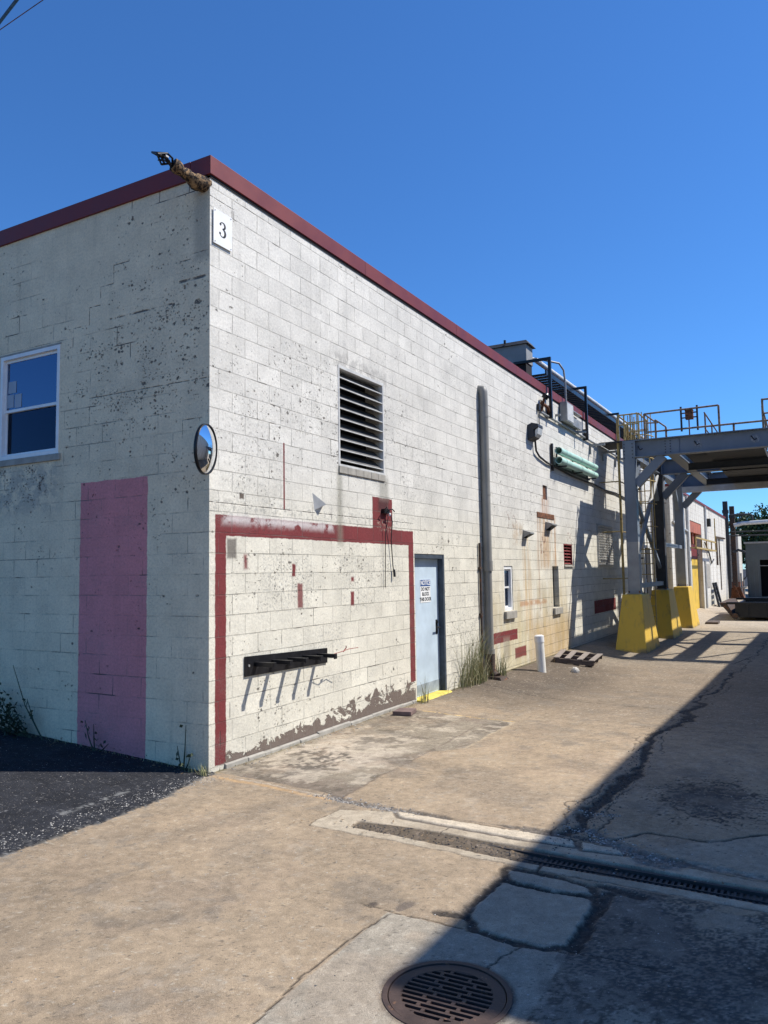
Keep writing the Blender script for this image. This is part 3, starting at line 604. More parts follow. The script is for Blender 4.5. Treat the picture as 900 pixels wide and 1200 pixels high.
# front double-hung window
def dh_window(parent, side, u0, u1, z0, z1, rail, fw, plane, mf, mid=True):
    def B(mb, a, b, c_, d, o0, o1):
        if side: mb.box(plane+o0, plane+o1, a, b, c_, d)
        else: mb.box(a, b, plane-o1, plane-o0, c_, d)
    f = MB(); B(f, u0, u0+fw, z0, z1, -.06, .006); B(f, u1-fw, u1, z0, z1, -.06, .006); B(f, u0+fw, u1-fw, z1-fw, z1, -.06, .006); B(f, u0+fw, u1-fw, z0, z0+fw, -.06, .006)
    wo = f.build('window', mf, parent, .003)
    s_ = MB(); a, b = u0+fw, u1-fw; k = .022
    for (c_, d, o) in ((rail, z1-fw, -.03), (z0+fw, rail+.03, -.05)):
        B(s_, a, a+k, c_, d, o-.02, o); B(s_, b-k, b, c_, d, o-.02, o); B(s_, a+k, b-k, d-k-.01, d, o-.02, o); B(s_, a+k, b-k, c_, c_+k+.01, o-.02, o)
    s_.build('sash', mf, wo)
    p = MB(); B(p, a+k, b-k, rail+k, z1-fw-k, -.043, -.040); p.build('pane', mGlassDark if side else mGlass, wo); p = MB(); B(p, a+k, b-k, z0+fw+k, rail, -.063, -.060); p.build('pane', mGlassDark, wo)
    return wo
wf = dh_window(bld, False, -3.235, -2.19, 3.235, 4.47, 3.80, .045, 0., mWhite)
rm = MB(); rm.add([(-3.9,.11,2.6),(-1.6,.11,2.6),(-1.6,.11,5.2),(-3.9,.11,5.2),(-3.9,2.2,2.6),(-1.6,2.2,2.6),(-1.6,2.2,5.2),(-3.9,2.2,5.2)], [(4,5,6,7),(0,1,5,4),(3,2,6,7),(0,3,7,4),(1,2,6,5)])
rm.build('dark_room', mDark, wf)
pp = MB()
for a, b, c_, d in ((-3.14,-3.0,4.03,4.17), (-3.16,-3.04,3.86,4.015), (-3.02,-2.90,3.85,4.01)): pp.box(a, b, .036, .038, c_, d)
pp.build('taped_paper', basic('grey_paper', (.33, .38, .45), .6, .1), wf)
MB().box(-3.1, -2.24, .30, .34, 4.30, 4.34).build('reflection_streak', mWhite, wf); MB().box(-3.1, -2.26, .16, .19, 3.60, 3.64).build('blind_bar', mGalv, wf)  # white bar added to imitate the streak reflected in the upper pane
MB().box(-3.30, -2.15, -.022, .08, 3.16, 3.232).build('window_sill', mSill, bld, .004)
MB().box(-3.28, -2.17, -.004, .02, 4.472, 4.492).build('window_lintel', mSill, bld)
# little side windows
w1 = dh_window(bld, True, 8.13, 8.61, 1.10, 1.95, 1.53, .06, -.02, mWhite); MB().box(-.5, -.45, 8.0, 8.8, 1.0, 2.1).build('dark_room', mDark, w1)
MB().box(-.10, .055, 8.07, 8.67, .955, 1.094).build('window_sill', mSill, bld, .006)
w2 = dh_window(bld, True, 11.27, 11.75, 1.02, 1.95, 1.5, .05, -.12, mGantryDark); MB().box(-.5, -.45, 11.1, 11.9, .9, 2.1).build('dark_room', mDark, w2)
MB().box(-.15, .06, 11.21, 11.82, .87, 1.012).build('window_sill', mSill, bld, .006)
# pale blue door
db = MB(); db.box(-.13, -.085, 4.43, 5.36, .03, 2.06); door = db.build('door', mDoor, bld, .003)
fb = MB(); fb.box(-.15, -.055, 4.385, 4.428, -.05, 2.06); fb.box(-.15, .004, 5.362, 5.418, -.05, 2.12); fb.box(-.15, -.003, 4.385, 5.36, 2.062, 2.12); fb.build('frame', mFrame, door)
hb = MB(); hb.box(-.085, -.078, 5.24, 5.30, .90, 1.12); hb.cyl((-.078, 5.27, 1.0), (-.03, 5.27, 1.0), .012, 10); hb.cyl((-.03, 5.27, 1.0), (-.03, 5.16, 1.0), .011, 10); hb.cyl((-.078, 5.27, 1.085), (-.06, 5.27, 1.085), .02, 12)
hb.build('handle', mBlackSteel, door)
kb = MB(); kb.box(-.085, -.082, 4.44, 5.35, .05, .20); kb.build('kick_plate', basic('scuffed_kick_plate', (.30, .35, .39), .5, .3, 6), door)
hg = MB()
for zz in (.3, 1.05, 1.8): hg.cyl((-.08, 4.43, zz-.05), (-.08, 4.43, zz+.05), .012, 8)
split(hg, 'hinge', mGalv, door)
th = MB(); th.hexa([(-.13,4.39,-.02),(.13,4.34,-.04),(.13,5.44,-.04),(-.13,5.41,-.02)], [(-.13,4.39,.028),(.075,4.36,.022),(.075,5.42,.022),(-.13,5.41,.028)]); th.build('threshold', basic('worn_yellow_paint', (.62, .50, .10), .7, .2, 6, col2=(.3, .27, .2), thr=.6), bld, .008)
sg = MB(); sg.box(-.085, -.081, 4.72, 5.07, 1.40, 1.745)
sgn = root('door_sign', (-.083, 4.9, 1.57), 'blue and white NOTICE sign fixed on the pale blue door', 'sign'); sg.build('sign_plate', mSign, sgn, .001)
MB().box(-.0808, -.0795, 4.725, 5.065, 1.645, 1.742).build('blue_header', mBlue, sgn)
text_mesh('lettering', 'NOTICE', .095, mSign, sgn, (-.0790, 4.895, 1.693), (0,1,0), (0,0,1), .0006, stretch=.95, bold=.002)
for t_, zz in (('DO NOT', 1.60), ('BLOCK', 1.525), ('THIS DOOR', 1.447)): text_mesh('lettering', t_, .073, mInk, sgn, (-.0800, 4.895, zz), (0,1,0), (0,0,1), .0006, bold=.002)
# downspout
ds = MB(); pts = [(-.04, 7.10, 5.08), (.02, 7.10, 5.13), (.07, 7.10, 5.12), (.08, 7.10, 5.06), (.082, 7.10, 4.9), (.082, 7.10, 2.0)]
ds.tube(pts, .078, 18); ds.tube([(.082, 7.10, 2.0), (.082, 7.10, .30)], .068, 18); dso = ds.build('downspout', mDown, bld)
cb = MB(); cb.cyl((.082,7.10,1.86), (.082,7.10,2.04), .088, 18); cb.cyl((.082,7.10,.42), (.082,7.10,.50), .085, 18)
for zz in (3.2, 4.6): cb.box(0, .19, 7.005, 7.195, zz, zz+.03) if False else cb.cyl((.082,7.10,zz), (.082,7.10,zz+.035), .082, 18)
split(cb, 'collar', mDown, dso)
bt = MB(); bt.tube([(.082,7.10,.42), (.082,7.10,.16), (.13,7.10,.06), (.20,7.08,.02)], .085, 14); bt.hexa([(.02,6.95,-.02),(.34,6.93,-.02),(.36,7.26,-.02),(.02,7.24,-.02)], [(.02,6.97,.05),(.3,6.95,.035),(.32,7.24,.03),(.02,7.22,.05)]); bt.build('drain_boot', mBoot, dso)
mb = MB(); mb.tube([(.03, 6.86, 2.35), (.03, 6.86, 0.)], .022, 8)
for zz in (.5, 1.1, 1.9): mb.box(0, .05, 6.82, 6.90, zz, zz+.03)
mb.build('conduit', mBoot, bld)
# shutter behind the gantry shadow
sh = MB(); sh.box(0, .02, 15.55, 17.35, 1.95, 3.12); sho = sh.build('shutter', mShutter, bld); sb = MB()
for i in range(16): sb.bar((.03, 15.58, 1.99+i*.072), (.03, 17.32, 1.99+i*.072), .035, .05, (.4, 0, .9))
sb.build('slats', mShutter, sho)

# ------------------------------------------------------------ things on the main wall
# corner drain
R0 = root('rusted_drain_spout', (-.1, 0, 5.78), 'rusted broken drain spout sticking out under the roof corner', 'drain spout')
mb = MB(); pts = []; rad = []
for i in range(15):
    t = i/14; pts.append((-.08-.05*t+.012*math.sin(9*t), .04-.42*t, 5.745+.05*t+.012*math.sin(14*t))); rad.append(.072+.014*math.sin(7*t)+.008*math.sin(23*t)-.012*t)
mb.tube(pts, rad, 14); mb.build('pipe', mRustyPipe, R0)
mb = MB()
for k_ in range(9):
    c_ = Vector((-.14+random.uniform(-.05,.05), -.42-random.uniform(0,.10), 5.80+random.uniform(-.03,.04))); mb.bar(c_, c_+Vector((random.uniform(-.03,.03), -random.uniform(.03,.08), random.uniform(-.02,.03))), random.uniform(.02,.05), .008, (random.random(), .2, random.random()))
E0 = Vector((-.13, -.36, 5.79)); T = [Vector((-.17,-.54,5.83)), Vector((-.09,-.49,5.85)), Vector((-.19,-.47,5.78)), Vector((-.11,-.60,5.80)), Vector((-.2,-.58,5.85))]
for a in T: mb.tube([E0+Vector((random.uniform(-.03,.03), 0, random.uniform(-.03,.03))), (E0+a)/2+Vector((.02,0,.015)), a], .011, 6)
for a, b in ((0,1),(1,3),(3,2),(2,0),(0,4),(4,3),(1,4)): mb.tube([T[a], T[b]], .009, 6)
mb.build('torn_metal', mBlackSteel, R0)
# number plate
R0 = root('number_plate', (0, .2, 5.34), 'white plate with a black number 3 high on the building corner', 'sign')
MB().box(.012, .018, .035, .315, 5.16, 5.52).build('plate', mSign, R0, .001)
def stroke(pts, par):     # flat pen stroke of changing width, (along, up, half width)
    q = MB(); V = []
    for i, (a_, b_, h_) in enumerate(pts):
        a0, b0, _ = pts[max(i-1, 0)]; a1, b1, _ = pts[min(i+1, len(pts)-1)]; L = math.hypot(a1-a0, b1-b0) or 1; nx_, ny_ = -(b1-b0)/L*h_, (a1-a0)/L*h_
        for o_ in (.0182, .0190): V += [(o_, .17+a_+nx_, 5.335+b_+ny_), (o_, .17+a_-nx_, 5.335+b_-ny_)]
    q.add(V, [f for i in range(len(pts)-1) for f in ((4*i+2,4*i+3,4*i+7,4*i+6),(4*i,4*i+2,4*i+6,4*i+4),(4*i+1,4*i+5,4*i+7,4*i+3))]); return q.build('numeral', mInk, par)
N3 = []
for t in np.linspace(165, -90, 16): c_, s_ = math.cos(math.radians(t)), math.sin(math.radians(t)); N3.append((.036*c_-.002, .042+.032*s_, .005+.008*max(c_, 0)))
for t in np.linspace(90, -165, 18): c_, s_ = math.cos(math.radians(t)), math.sin(math.radians(t)); N3.append((.042*c_-.004, -.034+.042*s_, .005+.010*max(c_, 0)))
stroke(N3, R0)
for (a_, b_) in ((-.034, .050), (-.040, -.046)): MB().cyl((.018, .17+a_, 5.335+b_), (.0192, .17+a_, 5.335+b_), .014, 14).build('numeral', mInk, R0)
mb = MB()
for yy, zz in ((.055,5.50),(.295,5.50),(.055,5.18),(.295,5.18)): mb.cyl((.010,yy,zz), (.022,yy,zz), .006, 8)
split(mb, 'screw', mGalv, R0)
# convex mirror
nrm = Vector((math.cos(math.radians(19)), math.sin(math.radians(19)), -.06)).normalized(); a = nrm.cross(Vector((0,0,1))).normalized(); b = a.cross(nrm); c0 = Vector((.10, -.155, 3.045))
R0 = root('convex_mirror', tuple(c0), 'round convex traffic mirror on the building corner', 'mirror')
mb = MB(); rings = []; NR = 10; NA = 40
for i in range(NR+1):
    r = .235*i/NR; hgt = .055*(1-(i/NR)**2)
    for k_ in range(NA): t = 2*math.pi*k_/NA; rings.append(c0 + a*math.cos(t)*r + b*math.sin(t)*r + nrm*hgt)
mb.add(rings, [(i*NA+k_, i*NA+(k_+1)%NA, (i+1)*NA+(k_+1)%NA, (i+1)*NA+k_) for i in range(NR) for k_ in range(NA)], True); mb.build('mirror_glass', mMirror, R0)
mb = MB(); V = []; prof = [(.228,.006),(.238,.014),(.242,.006),(.242,-.02),(.22,-.028)]
for q, hh in prof:
    for k_ in range(NA): t = 2*math.pi*k_/NA; V.append(c0 + a*math.cos(t)*q + b*math.sin(t)*q + nrm*hh)
mb.add(V, [(i*NA+k_, i*NA+(k_+1)%NA, (i+1)*NA+(k_+1)%NA, (i+1)*NA+k_) for i in range(len(prof)-1) for k_ in range(NA)], True); mb.build('rim', mBlackSteel, R0)
mb = MB(); V = [c0 - nrm*.028] + [c0 + a*math.cos(2*math.pi*k_/NA)*.22 + b*math.sin(2*math.pi*k_/NA)*.22 - nrm*.028 for k_ in range(NA)]; mb.add(V, [(0, 1+k_, 1+(k_+1)%NA) for k_ in range(NA)]); mb.tube([c0-nrm*.02, c0-nrm*.09, (-.02, -.03, 3.03)], .014, 8); mb.box(-.07, -.005, -.012, -.002, 2.98, 3.09); mb.build('bracket', mGalv, R0)
# coat-hook rack
R0 = root('hook_rack', (.02, 1.27, .95), 'black steel rack with five square prongs on the white block wall', 'rack')
mb = MB(); mb.hexa([(.003,.515,.835),(.018,.515,.835),(.018,2.02,.815),(.003,2.02,.815)], [(.003,.515,1.035),(.018,.515,1.035),(.018,2.02,.985),(.003,2.02,.985)]); rk = mb.build('backplate', mBlackSteel, R0, .002)
for i in range(5):
    yy = .68+i*.285; zz = .945-i*.006; mb = MB(); mb.box(.018, .262, yy-.022, yy+.022, zz-.022, zz+.022); mb.box(.250, .264, yy-.026, yy+.026, zz-.034, zz+.024); mb.build('prong', mBlackSteel, R0, .002)
mb = MB()
for yy, zz in ((.57,.94),(1.97,.91)): mb.cyl((.016,yy,zz), (.026,yy,zz), .013, 8)
split(mb, 'bolt', mGalv, R0)
mb = MB(); mb.tube([(.20, 1.86, .935), (.24, 2.0, .955), (.22, 2.16, .965), (.26, 2.32, .97)], .004, 6); mb.tube([(.24, 2.02, .95), (.23, 2.1, .99), (.25, 2.06, 1.01)], .006, 6); mb.build('red_wire', basic('red_wire', (.3, .05, .04), .6), R0)
# little corner wedge
R0 = root('metal_wedge_fitting', (0, 1.83, 2.66), 'small grey pyramid metal fitting above the red painted band', 'fitting')
mb = MB(); mb.add([(0,1.76,2.80),(0,1.80,2.60),(0,2.0,2.68),(.085,1.93,2.67)], [(0,1,3),(1,2,3),(0,3,2),(0,2,1)]); mb.build('cover', mSlat, R0)
# outlet with dangling cables
R0 = root('dangling_cables', (.02, 3.48, 2.7), 'two black cables hanging from a burnt box on the red square', 'cables')
mb = MB(); mb.box(.0, .05, 3.41, 3.56, 2.66, 2.72); mb.tube([(.05,3.40,2.70),(.10,3.38,2.735),(.09,3.44,2.70)], .008, 6); mb.tube([(.05,3.5,2.7),(.11,3.52,2.72),(.10,3.6,2.69)], .008, 6); mb.build('junction_box', mBlackSteel, R0)
MB().box(.05, .062, 3.53, 3.57, 2.63, 2.67).build('white_tag', mSign, R0)
MB().tube([(.055,3.46,2.68),(.075,3.465,2.6),(.03,3.46,2.4),(.025,3.455,2.0),(.02,3.45,1.66)], .0055, 6).build('cable', mInk, R0)
mb = MB(); mb.tube([(.055,3.57,2.66),(.07,3.59,2.55),(.03,3.62,2.3),(.025,3.67,1.95),(.03,3.69,1.83)], .007, 6); mb.tube([(.03,3.69,1.9),(.035,3.695,1.8)], .017, 8); mb.build('cable', mInk, R0)
# shelf under roof: horn lamp with pipe bits
R0 = root('rusty_pipe_fitting', (0, 10.8, 5.6), 'small black globe on rusty pipe fittings beneath the roof trim', 'fitting')
mb = MB(); mb.cyl((.10,10.75,5.66),(.16,10.75,5.74),.075,14); mb.cyl((.16,10.75,5.74),(.18,10.75,5.77),.075,14,.03); mb.build('globe', mBlackSteel, R0)
mb = MB(); mb.tube([(.02,10.75,5.38),(.06,10.75,5.5),(.10,10.75,5.66)], .03, 8); mb.tube([(.05,10.7,5.56),(.08,11.05,5.52),(.05,11.3,5.42)], .035, 8); mb.build('pipes', mRust, R0)
# wall-pack flood lamp
R0 = root('wall_flood_lamp', (0, 9.9, 4.8), 'dark hooded flood lamp high on the white wall left of the green tubes', 'lamp')
mb = MB(); mb.hexa([(0.000,9.78,4.60),(0.150,9.80,4.66),(0.150,10.16,4.66),(0.000,10.18,4.60)], [(0.000,9.78,4.92),(0.109,9.82,4.97),(0.109,10.14,4.97),(0.000,10.18,4.92)])
mb.hexa([(0.109,9.80,4.80),(0.231,9.82,4.86),(0.231,10.16,4.86),(0.109,10.18,4.80)], [(0.068,9.80,4.97),(0.224,9.82,4.93),(0.224,10.16,4.93),(0.068,10.18,4.97)]); mb.build('housing', basic('bronze_housing', (.035, .036, .04), .5), R0, .012)
mb = MB(); mb.hexa([(0.150,9.84,4.66),(0.204,9.84,4.72),(0.204,10.14,4.72),(0.150,10.14,4.66)], [(0.150,9.84,4.80),(0.228,9.84,4.855),(0.228,10.14,4.855),(0.150,10.14,4.80)]); mb.build('refractor', basic('frosted_lens', (.55, .56, .55), .25, .1), R0, .006)
# cables
R0 = root('lamp_conduit', (0, 10.2, 4.5), 'black conduit sagging from the flood lamp along behind the green tubes', 'conduit')
mb = MB(); mb.tube([(.05,10.15,4.66),(.05,10.2,4.42),(.04,10.45,4.33),(.035,11.0,4.26),(.03,11.6,4.24),(.03,13.0,4.18),(.03,14.4,4.17),(.03,15.2,4.19),(.03,16.6,4.14),(.03,18.0,4.17),(.03,19.6,4.12),(.03,22.5,4.2)], .022, 8); mb.build('conduit', mInk, R0)
R0 = root('wall_conduit', (0, 10.6, 5.3), 'long straight grey conduit running high along the wall under the roof trim', 'conduit')
mb = MB(); mb.tube([(.05,10.62,5.335),(.05,21.,5.335)], .026, 8)
for yy in np.arange(11.2, 21, 1.5): mb.box(0, .06, yy, yy+.03, 5.30, 5.37)
mb.build('pipe', mGalv, R0)
mb = MB(); mb.tube([(.03,10.55,5.40),(.03,10.55,4.98),(.03,10.3,4.92)], .012, 6); mb.box(0,.06,10.49,10.58,5.36,5.5); mb.build('drop', mInk, R0)
# green tubes
for i, (zz, lab) in enumerate(((4.585, 'upper of the two pale green tubes strapped to the white wall'), (4.365, 'lower of the two pale green tubes strapped to the white wall'))):
    R0 = root('green_tube', (.17, 11.5, zz), lab, 'tube', 'pale green tubes on the wall')
    mb = MB(); nA = 24; V = []
    for yy, r in ((11.5,.085),(14.95,.085)):
        for k_ in range(nA): t = 2*math.pi*k_/nA; V.append((.17+r*math.cos(t), yy, zz+r*math.sin(t)))
    mb.add(V, [(k_,(k_+1)%nA,nA+(k_+1)%nA,nA+k_) for k_ in range(nA)], True)
    V2 = [(.17+.073*math.cos(2*math.pi*k_/nA), yy, zz+.073*math.sin(2*math.pi*k_/nA)) for yy in (11.5, 12.3) for k_ in range(nA)]
    mb.add(V2, [(k_,(k_+1)%nA,nA+(k_+1)%nA,nA+k_) for k_ in range(nA)], True); mb.add(V[:nA]+V2[:nA], [(k_,(k_+1)%nA,nA+(k_+1)%nA,nA+k_) for k_ in range(nA)])
    mb.add(V[nA:], [list(range(nA))]); mb.build('tube', mGreen, R0)
    MB().cyl((.17,12.0,zz), (.17,12.01,zz), .072, 20).build('dark_end', mDark, R0)
    for yy in (11.9, 13.3, 14.5): MB().cyl((.17,yy,zz), (.17,yy+.06,zz), .091, 24).build('strap', mGreen, R0, label='raised band of paler green')
R0 = root('tube_bracket', (0, 12.4, 4.3), 'dark steel frame holding the two green tubes off the wall', 'bracket')
mb = MB()
for yy in (11.8, 13.2, 14.6): mb.bar((.0, yy, 4.255), (.27, yy, 4.255), .04, .03); mb.bar((.035, yy, 4.24), (.035, yy, 4.72), .04, .03)
mb.bar((.05, 11.5, 4.25), (.05, 14.8, 4.25), .03, .04); mb.bar((.04, 11.42, 4.12), (.04, 11.42, 4.75), .06, .05); mb.build('frame', mBlackSteel, R0)
# vent hoods
for i, (y0, y1, zb, zt, lab) in enumerate(((9.30,9.55,2.52,2.68,'small hooded wall vent on the left with a rust streak below'), (10.85,11.22,2.74,2.93,'wider hooded wall vent under the rusty lintel'))):
    R0 = root('vent_hood', (0, y0, zb), lab, 'vent', 'hooded vents on the wall')
    mb = MB(); d = .16; ym = (y0+y1)/2
    mb.add([(0,y0,zb),(0,y0,zt),(d,y0,zt-.05),(d,y0,zt-.08),(0,y1,zb),(0,y1,zt),(d,y1,zt-.05),(d,y1,zt-.08)], [(0,1,2,3),(4,7,6,5),(1,5,6,2),(2,6,7,3)]); mb.build('hood', mGalv, R0, .003)
    MB().box(-.0, .01, y0+.02, y1-.02, zb, zt-.02).build('vent_opening', mDark, R0)
# disconnect box with trough
R0 = root('electrical_box', (.2, 12.3, 5.55), 'grey electrical box below the roof trim with a long trough beside it', 'electrical box')
MB().box(.02, .19, 12.25, 12.85, 5.41, 5.88).build('box_body', mGalv, R0, .006); mb = MB(); mb.box(.191, .197, 12.28, 12.82, 5.44, 5.85); mb.build('box_door', mSlat, R0)
mb = MB(); mb.box(.02, .14, 12.86, 13.8, 5.42, 5.62); mb.bar((.08, 12.95, 5.80), (.08, 13.9, 5.80), .10, .025); mb.bar((.0, 13.6, 5.36), (.26, 13.75, 5.36), .06, .05); mb.bar((.0, 11.95, 5.50), (.12, 11.95, 5.50), .05, .05); split(mb, 'trough_piece', mGalv, R0)
MB().tube([(-.58,11.7,6.92),(-.3,12.1,6.92),(.0,12.4,6.86),(.08,12.5,6.7),(.10,12.52,6.4),(.10,12.54,5.88)], .024, 10).build('conduit_bend', mGalv, R0)
for i, yy in enumerate((15.1, 16.6, 18.2)):
    R0 = root('steel_bracket', (0, yy, 5.2), ['short steel arm nearest the electrical box', 'middle of the three short steel arms beneath the roof trim', 'farthest short steel arm beneath the roof trim'][i], 'bracket', 'short steel arms on the wall')
    mb = MB(); mb.bar((0,yy,5.22),(.42,yy,5.22),.06,.06); mb.bar((.02,yy,5.22),(.02,yy,4.98),.04,.05); mb.build('stub', mGalv, R0)
# ladder tray over the roof with its posts
R0 = root('cable_tray', (-.3, 12, 6.5), 'long black cable tray carried over the roof edge toward the gantry', 'cable tray')
mb = MB(); mb.bar((-.15,11.76,6.52),(-.15,25,6.66),.03,.11); mb.bar((-.62,11.76,6.52),(-.62,25,6.66),.03,.11); mb.build('rails', mBlackSteel, R0)
mb = MB()
for yy in np.arange(11.9, 25, .26): zz = 6.50+.14*(yy-11.76)/13.2; mb.bar((-.60,yy,zz),(-.17,yy,zz),.12,.03)
mb.build('rungs', mBlackSteel, R0)
R0 = root('roof_pipe', (-.55, 12, 6.85), 'white pipe lying above the black cable tray', 'pipe')
MB().tube([(-.40,11.8,6.86),(-.40,18,6.94),(-.40,26,7.02)], .06, 14).build('pipe', mSlat, R0)
for i, (yy, z0) in enumerate(((11.25,5.30),(14.5,5.27),(18.5,5.25))):
    R0 = root('tray_post', (.08, yy, z0), ['black bracket post nearest the roof vent', 'middle black bracket post holding the cable tray', 'black bracket post beside the yellow railing'][i], 'post', 'bracket posts of the cable tray')
    mb = MB(); mb.bar((.10,yy,z0),(.10,yy,6.72),.065,.065); mb.box(.0,.068,yy-.02,yy+.02,z0,z0+.3); mb.build('upright', mBlackSteel, R0)
    MB().bar((.13,yy,6.69),(-.75,yy,6.69),.06,.06).build('arm', mBlackSteel, R0)
# roof vent housing
R0 = root('roof_vent_housing', (-1.2, 11.5, 5.7), 'boxy roof vent housing with a black base and rusty cap', 'roof vent')
MB().box(-2.1, -.45, 11.28, 11.75, 6.70, 7.13).build('housing', basic('pale_sheet', (.27, .27, .26), .6, .15, 3), R0); MB().box(-1.9, -.47, 11.30, 11.73, 5.6, 6.698).build('base', mDark, R0)
mb = MB(); mb.hexa([(-2.15,11.22,7.132),(-.38,11.22,7.132),(-.38,11.81,7.132),(-2.15,11.81,7.132)], [(-2.1,11.30,7.23),(-.45,11.30,7.23),(-.45,11.73,7.23),(-2.1,11.73,7.23)]); mb.cyl((-.95,11.24,7.2),(-.95,11.24,7.28),.03,8); mb.build('cap', mGantryDark, R0)

# ------------------------------------------------------------ ground-level things
R0 = root('white_bollard', (.52, 8.62, g(.52,8.62)), 'leaning white pipe bollard standing by the wall beyond the downspout', 'bollard')
b0 = Vector((.52,8.62,g(.52,8.62)-.05)); b1 = b0+Vector((-.035,.0,.70)); MB().cyl(b0, b1, .083, 24).build('post', mPVC, R0); mb = MB(); d = (b1-b0).normalized(); mb.cyl(b1-d*.10, b1+d*.015, .092, 24); mb.cyl(b1+d*.015, b1+d*.035, .092, 24, .06); mb.build('cap', mWhite, R0)
# pallet
R0 = root('wooden_pallet', (.55, 11.2, -.05), 'broken dark wooden pallet lying against the foot of the wall', 'pallet')
A = Vector((.38,9.95,-.035)); B_ = Vector((1.08,10.30,-.12)); Cc = Vector((.92,11.75,-.13)); Dd = Vector((.12,11.4,-.02))
def PP(s, t, h): 
    p = A*(1-s)*(1-t)+B_*s*(1-t)+Cc*s*t+Dd*(1-s)*t; return Vector((p.x, p.y, p.z+h))
for t in (.02, .5, .98): MB().bar(PP(0,t,.05), PP(1,t,.05), .05, .09).build('stringer', mWood, R0, .003)
for s in (.04, .32, .64, .95): MB().bar(PP(s,0,.108), PP(s,1,.108), .115, .02).build('deck_board', basic('bleached_board', (.25, .215, .19), .85, .25, 9), R0, .002)
for s in (.08, .9): MB().bar(PP(s,.02,.0), PP(s,.98,.0), .09, .018).build('bottom_board', mWood, R0)
R0 = MB(); c0 = Vector((.96, 9.32, -.10)); bm_ = bmesh.new(); bmesh.ops.create_icosphere(bm_, subdivisions=2, radius=.085)
for v in bm_.verts: v.co = Vector((v.co.x*1.0, v.co.y*.9, v.co.z*.9))*(1+.25*(random.random()-.5))+c0
R0.add([v.co.copy() for v in bm_.verts], [[v.index for v in f.verts] for f in bm_.faces]); bm_.free()
tag(R0.build('loose_stone', basic('pale_stone', (.5, .48, .44), .85), None, loc=tuple(c0)), 'pale loose stone on the concrete in front of the pallet', 'stone')
bk = MB(); bk.hexa([(.18,3.30,0),(.42,3.36,0),(.36,3.64,0),(.14,3.58,0)], [(.18,3.30,.055),(.42,3.36,.055),(.36,3.64,.055),(.14,3.58,.055)])
tag(bk.build('loose_paver', basic('dusty_brick', (.16, .11, .1), .85, .3, 9), None, .005, loc=(.28,3.47,0)), 'flat dark brick lying beside the blue door', 'brick')
# manhole cover
R0 = root('manhole_grate', (MC[0], MC[1], 0), 'round rusty cast iron drain grate in the foreground', 'drain grate')
def ring(mb, r0, r1, z0, z1, n_=64):
    V = [(MC[0]+r*math.cos(2*math.pi*k_/n_), MC[1]+r*math.sin(2*math.pi*k_/n_), zz) for (r, zz) in ((r0,z0),(r1,z0),(r1,z1),(r0,z1)) for k_ in range(n_)]
    mb.add(V, [(q*n_+k_, q*n_+(k_+1)%n_, ((q+1)%4)*n_+(k_+1)%n_, ((q+1)%4)*n_+k_) for q in range(4) for k_ in range(n_)])
mb = MB(); ring(mb, .262, .287, -.10, .004); mb.build('frame', mCast, R0, .002)
mb = MB(); ring(mb, .205, .257, -.05, -.001)
rot = math.radians(2); ca, sa = math.cos(rot), math.sin(rot); NRW = 12; pitch = .405/NRW
def gbox(x0, x1, y0, y1):
    V = []
    for zz in (-.045, -.002):
        for (xx, yy) in ((x0,y0),(x1,y0),(x1,y1),(x0,y1)): V.append((MC[0]+xx*ca-yy*sa, MC[1]+xx*sa+yy*ca, zz))
    mb.hexa(V[:4], V[4:])
for i in range(NRW+1):
    yy = -.2025+i*pitch; L = math.sqrt(max(.215**2-yy*yy, .0009)); gbox(-L, L, yy-.0062, yy+.0062)
    if i < NRW:
        ym = yy+pitch/2; L2 = math.sqrt(max(.212**2-ym*ym, 0)); off = .018 if i % 2 else -.018
        for xc in (-.068+off, .068+off):
            if abs(xc) < L2: gbox(xc-.008, xc+.008, yy+.007, yy+pitch-.007)
        gbox(L2-.012, L2, yy+.007, yy+pitch-.007); gbox(-L2, -L2+.012, yy+.007, yy+pitch-.007)
mb.build('grate', mCast, R0)
# trench grate
R0 = root('trench_grate', (4.1, -.68, -.03), 'long iron trench grate half buried in silt across the alley', 'drain grate')
def ty(xx): return -.66-.02*(xx-2.9)
mb = MB()
for i in range(75):
    xx = 3.05+i*.034; yc = ty(xx); mb.box(xx-.008, xx+.008, yc-.085, yc+.085, -.05, -.026)
mb.build('bars', mGrate, R0)
mb = MB()
for o_ in (-.1, .1): mb.bar((2.95, ty(2.95)+o_, -.025), (5.55, ty(5.55)+o_, -.025), .022, .03)
mb.bar((2.95, ty(2.95), -.03), (5.55, ty(5.55), -.03), .012, .02); mb.build('rim', mGrate, R0)

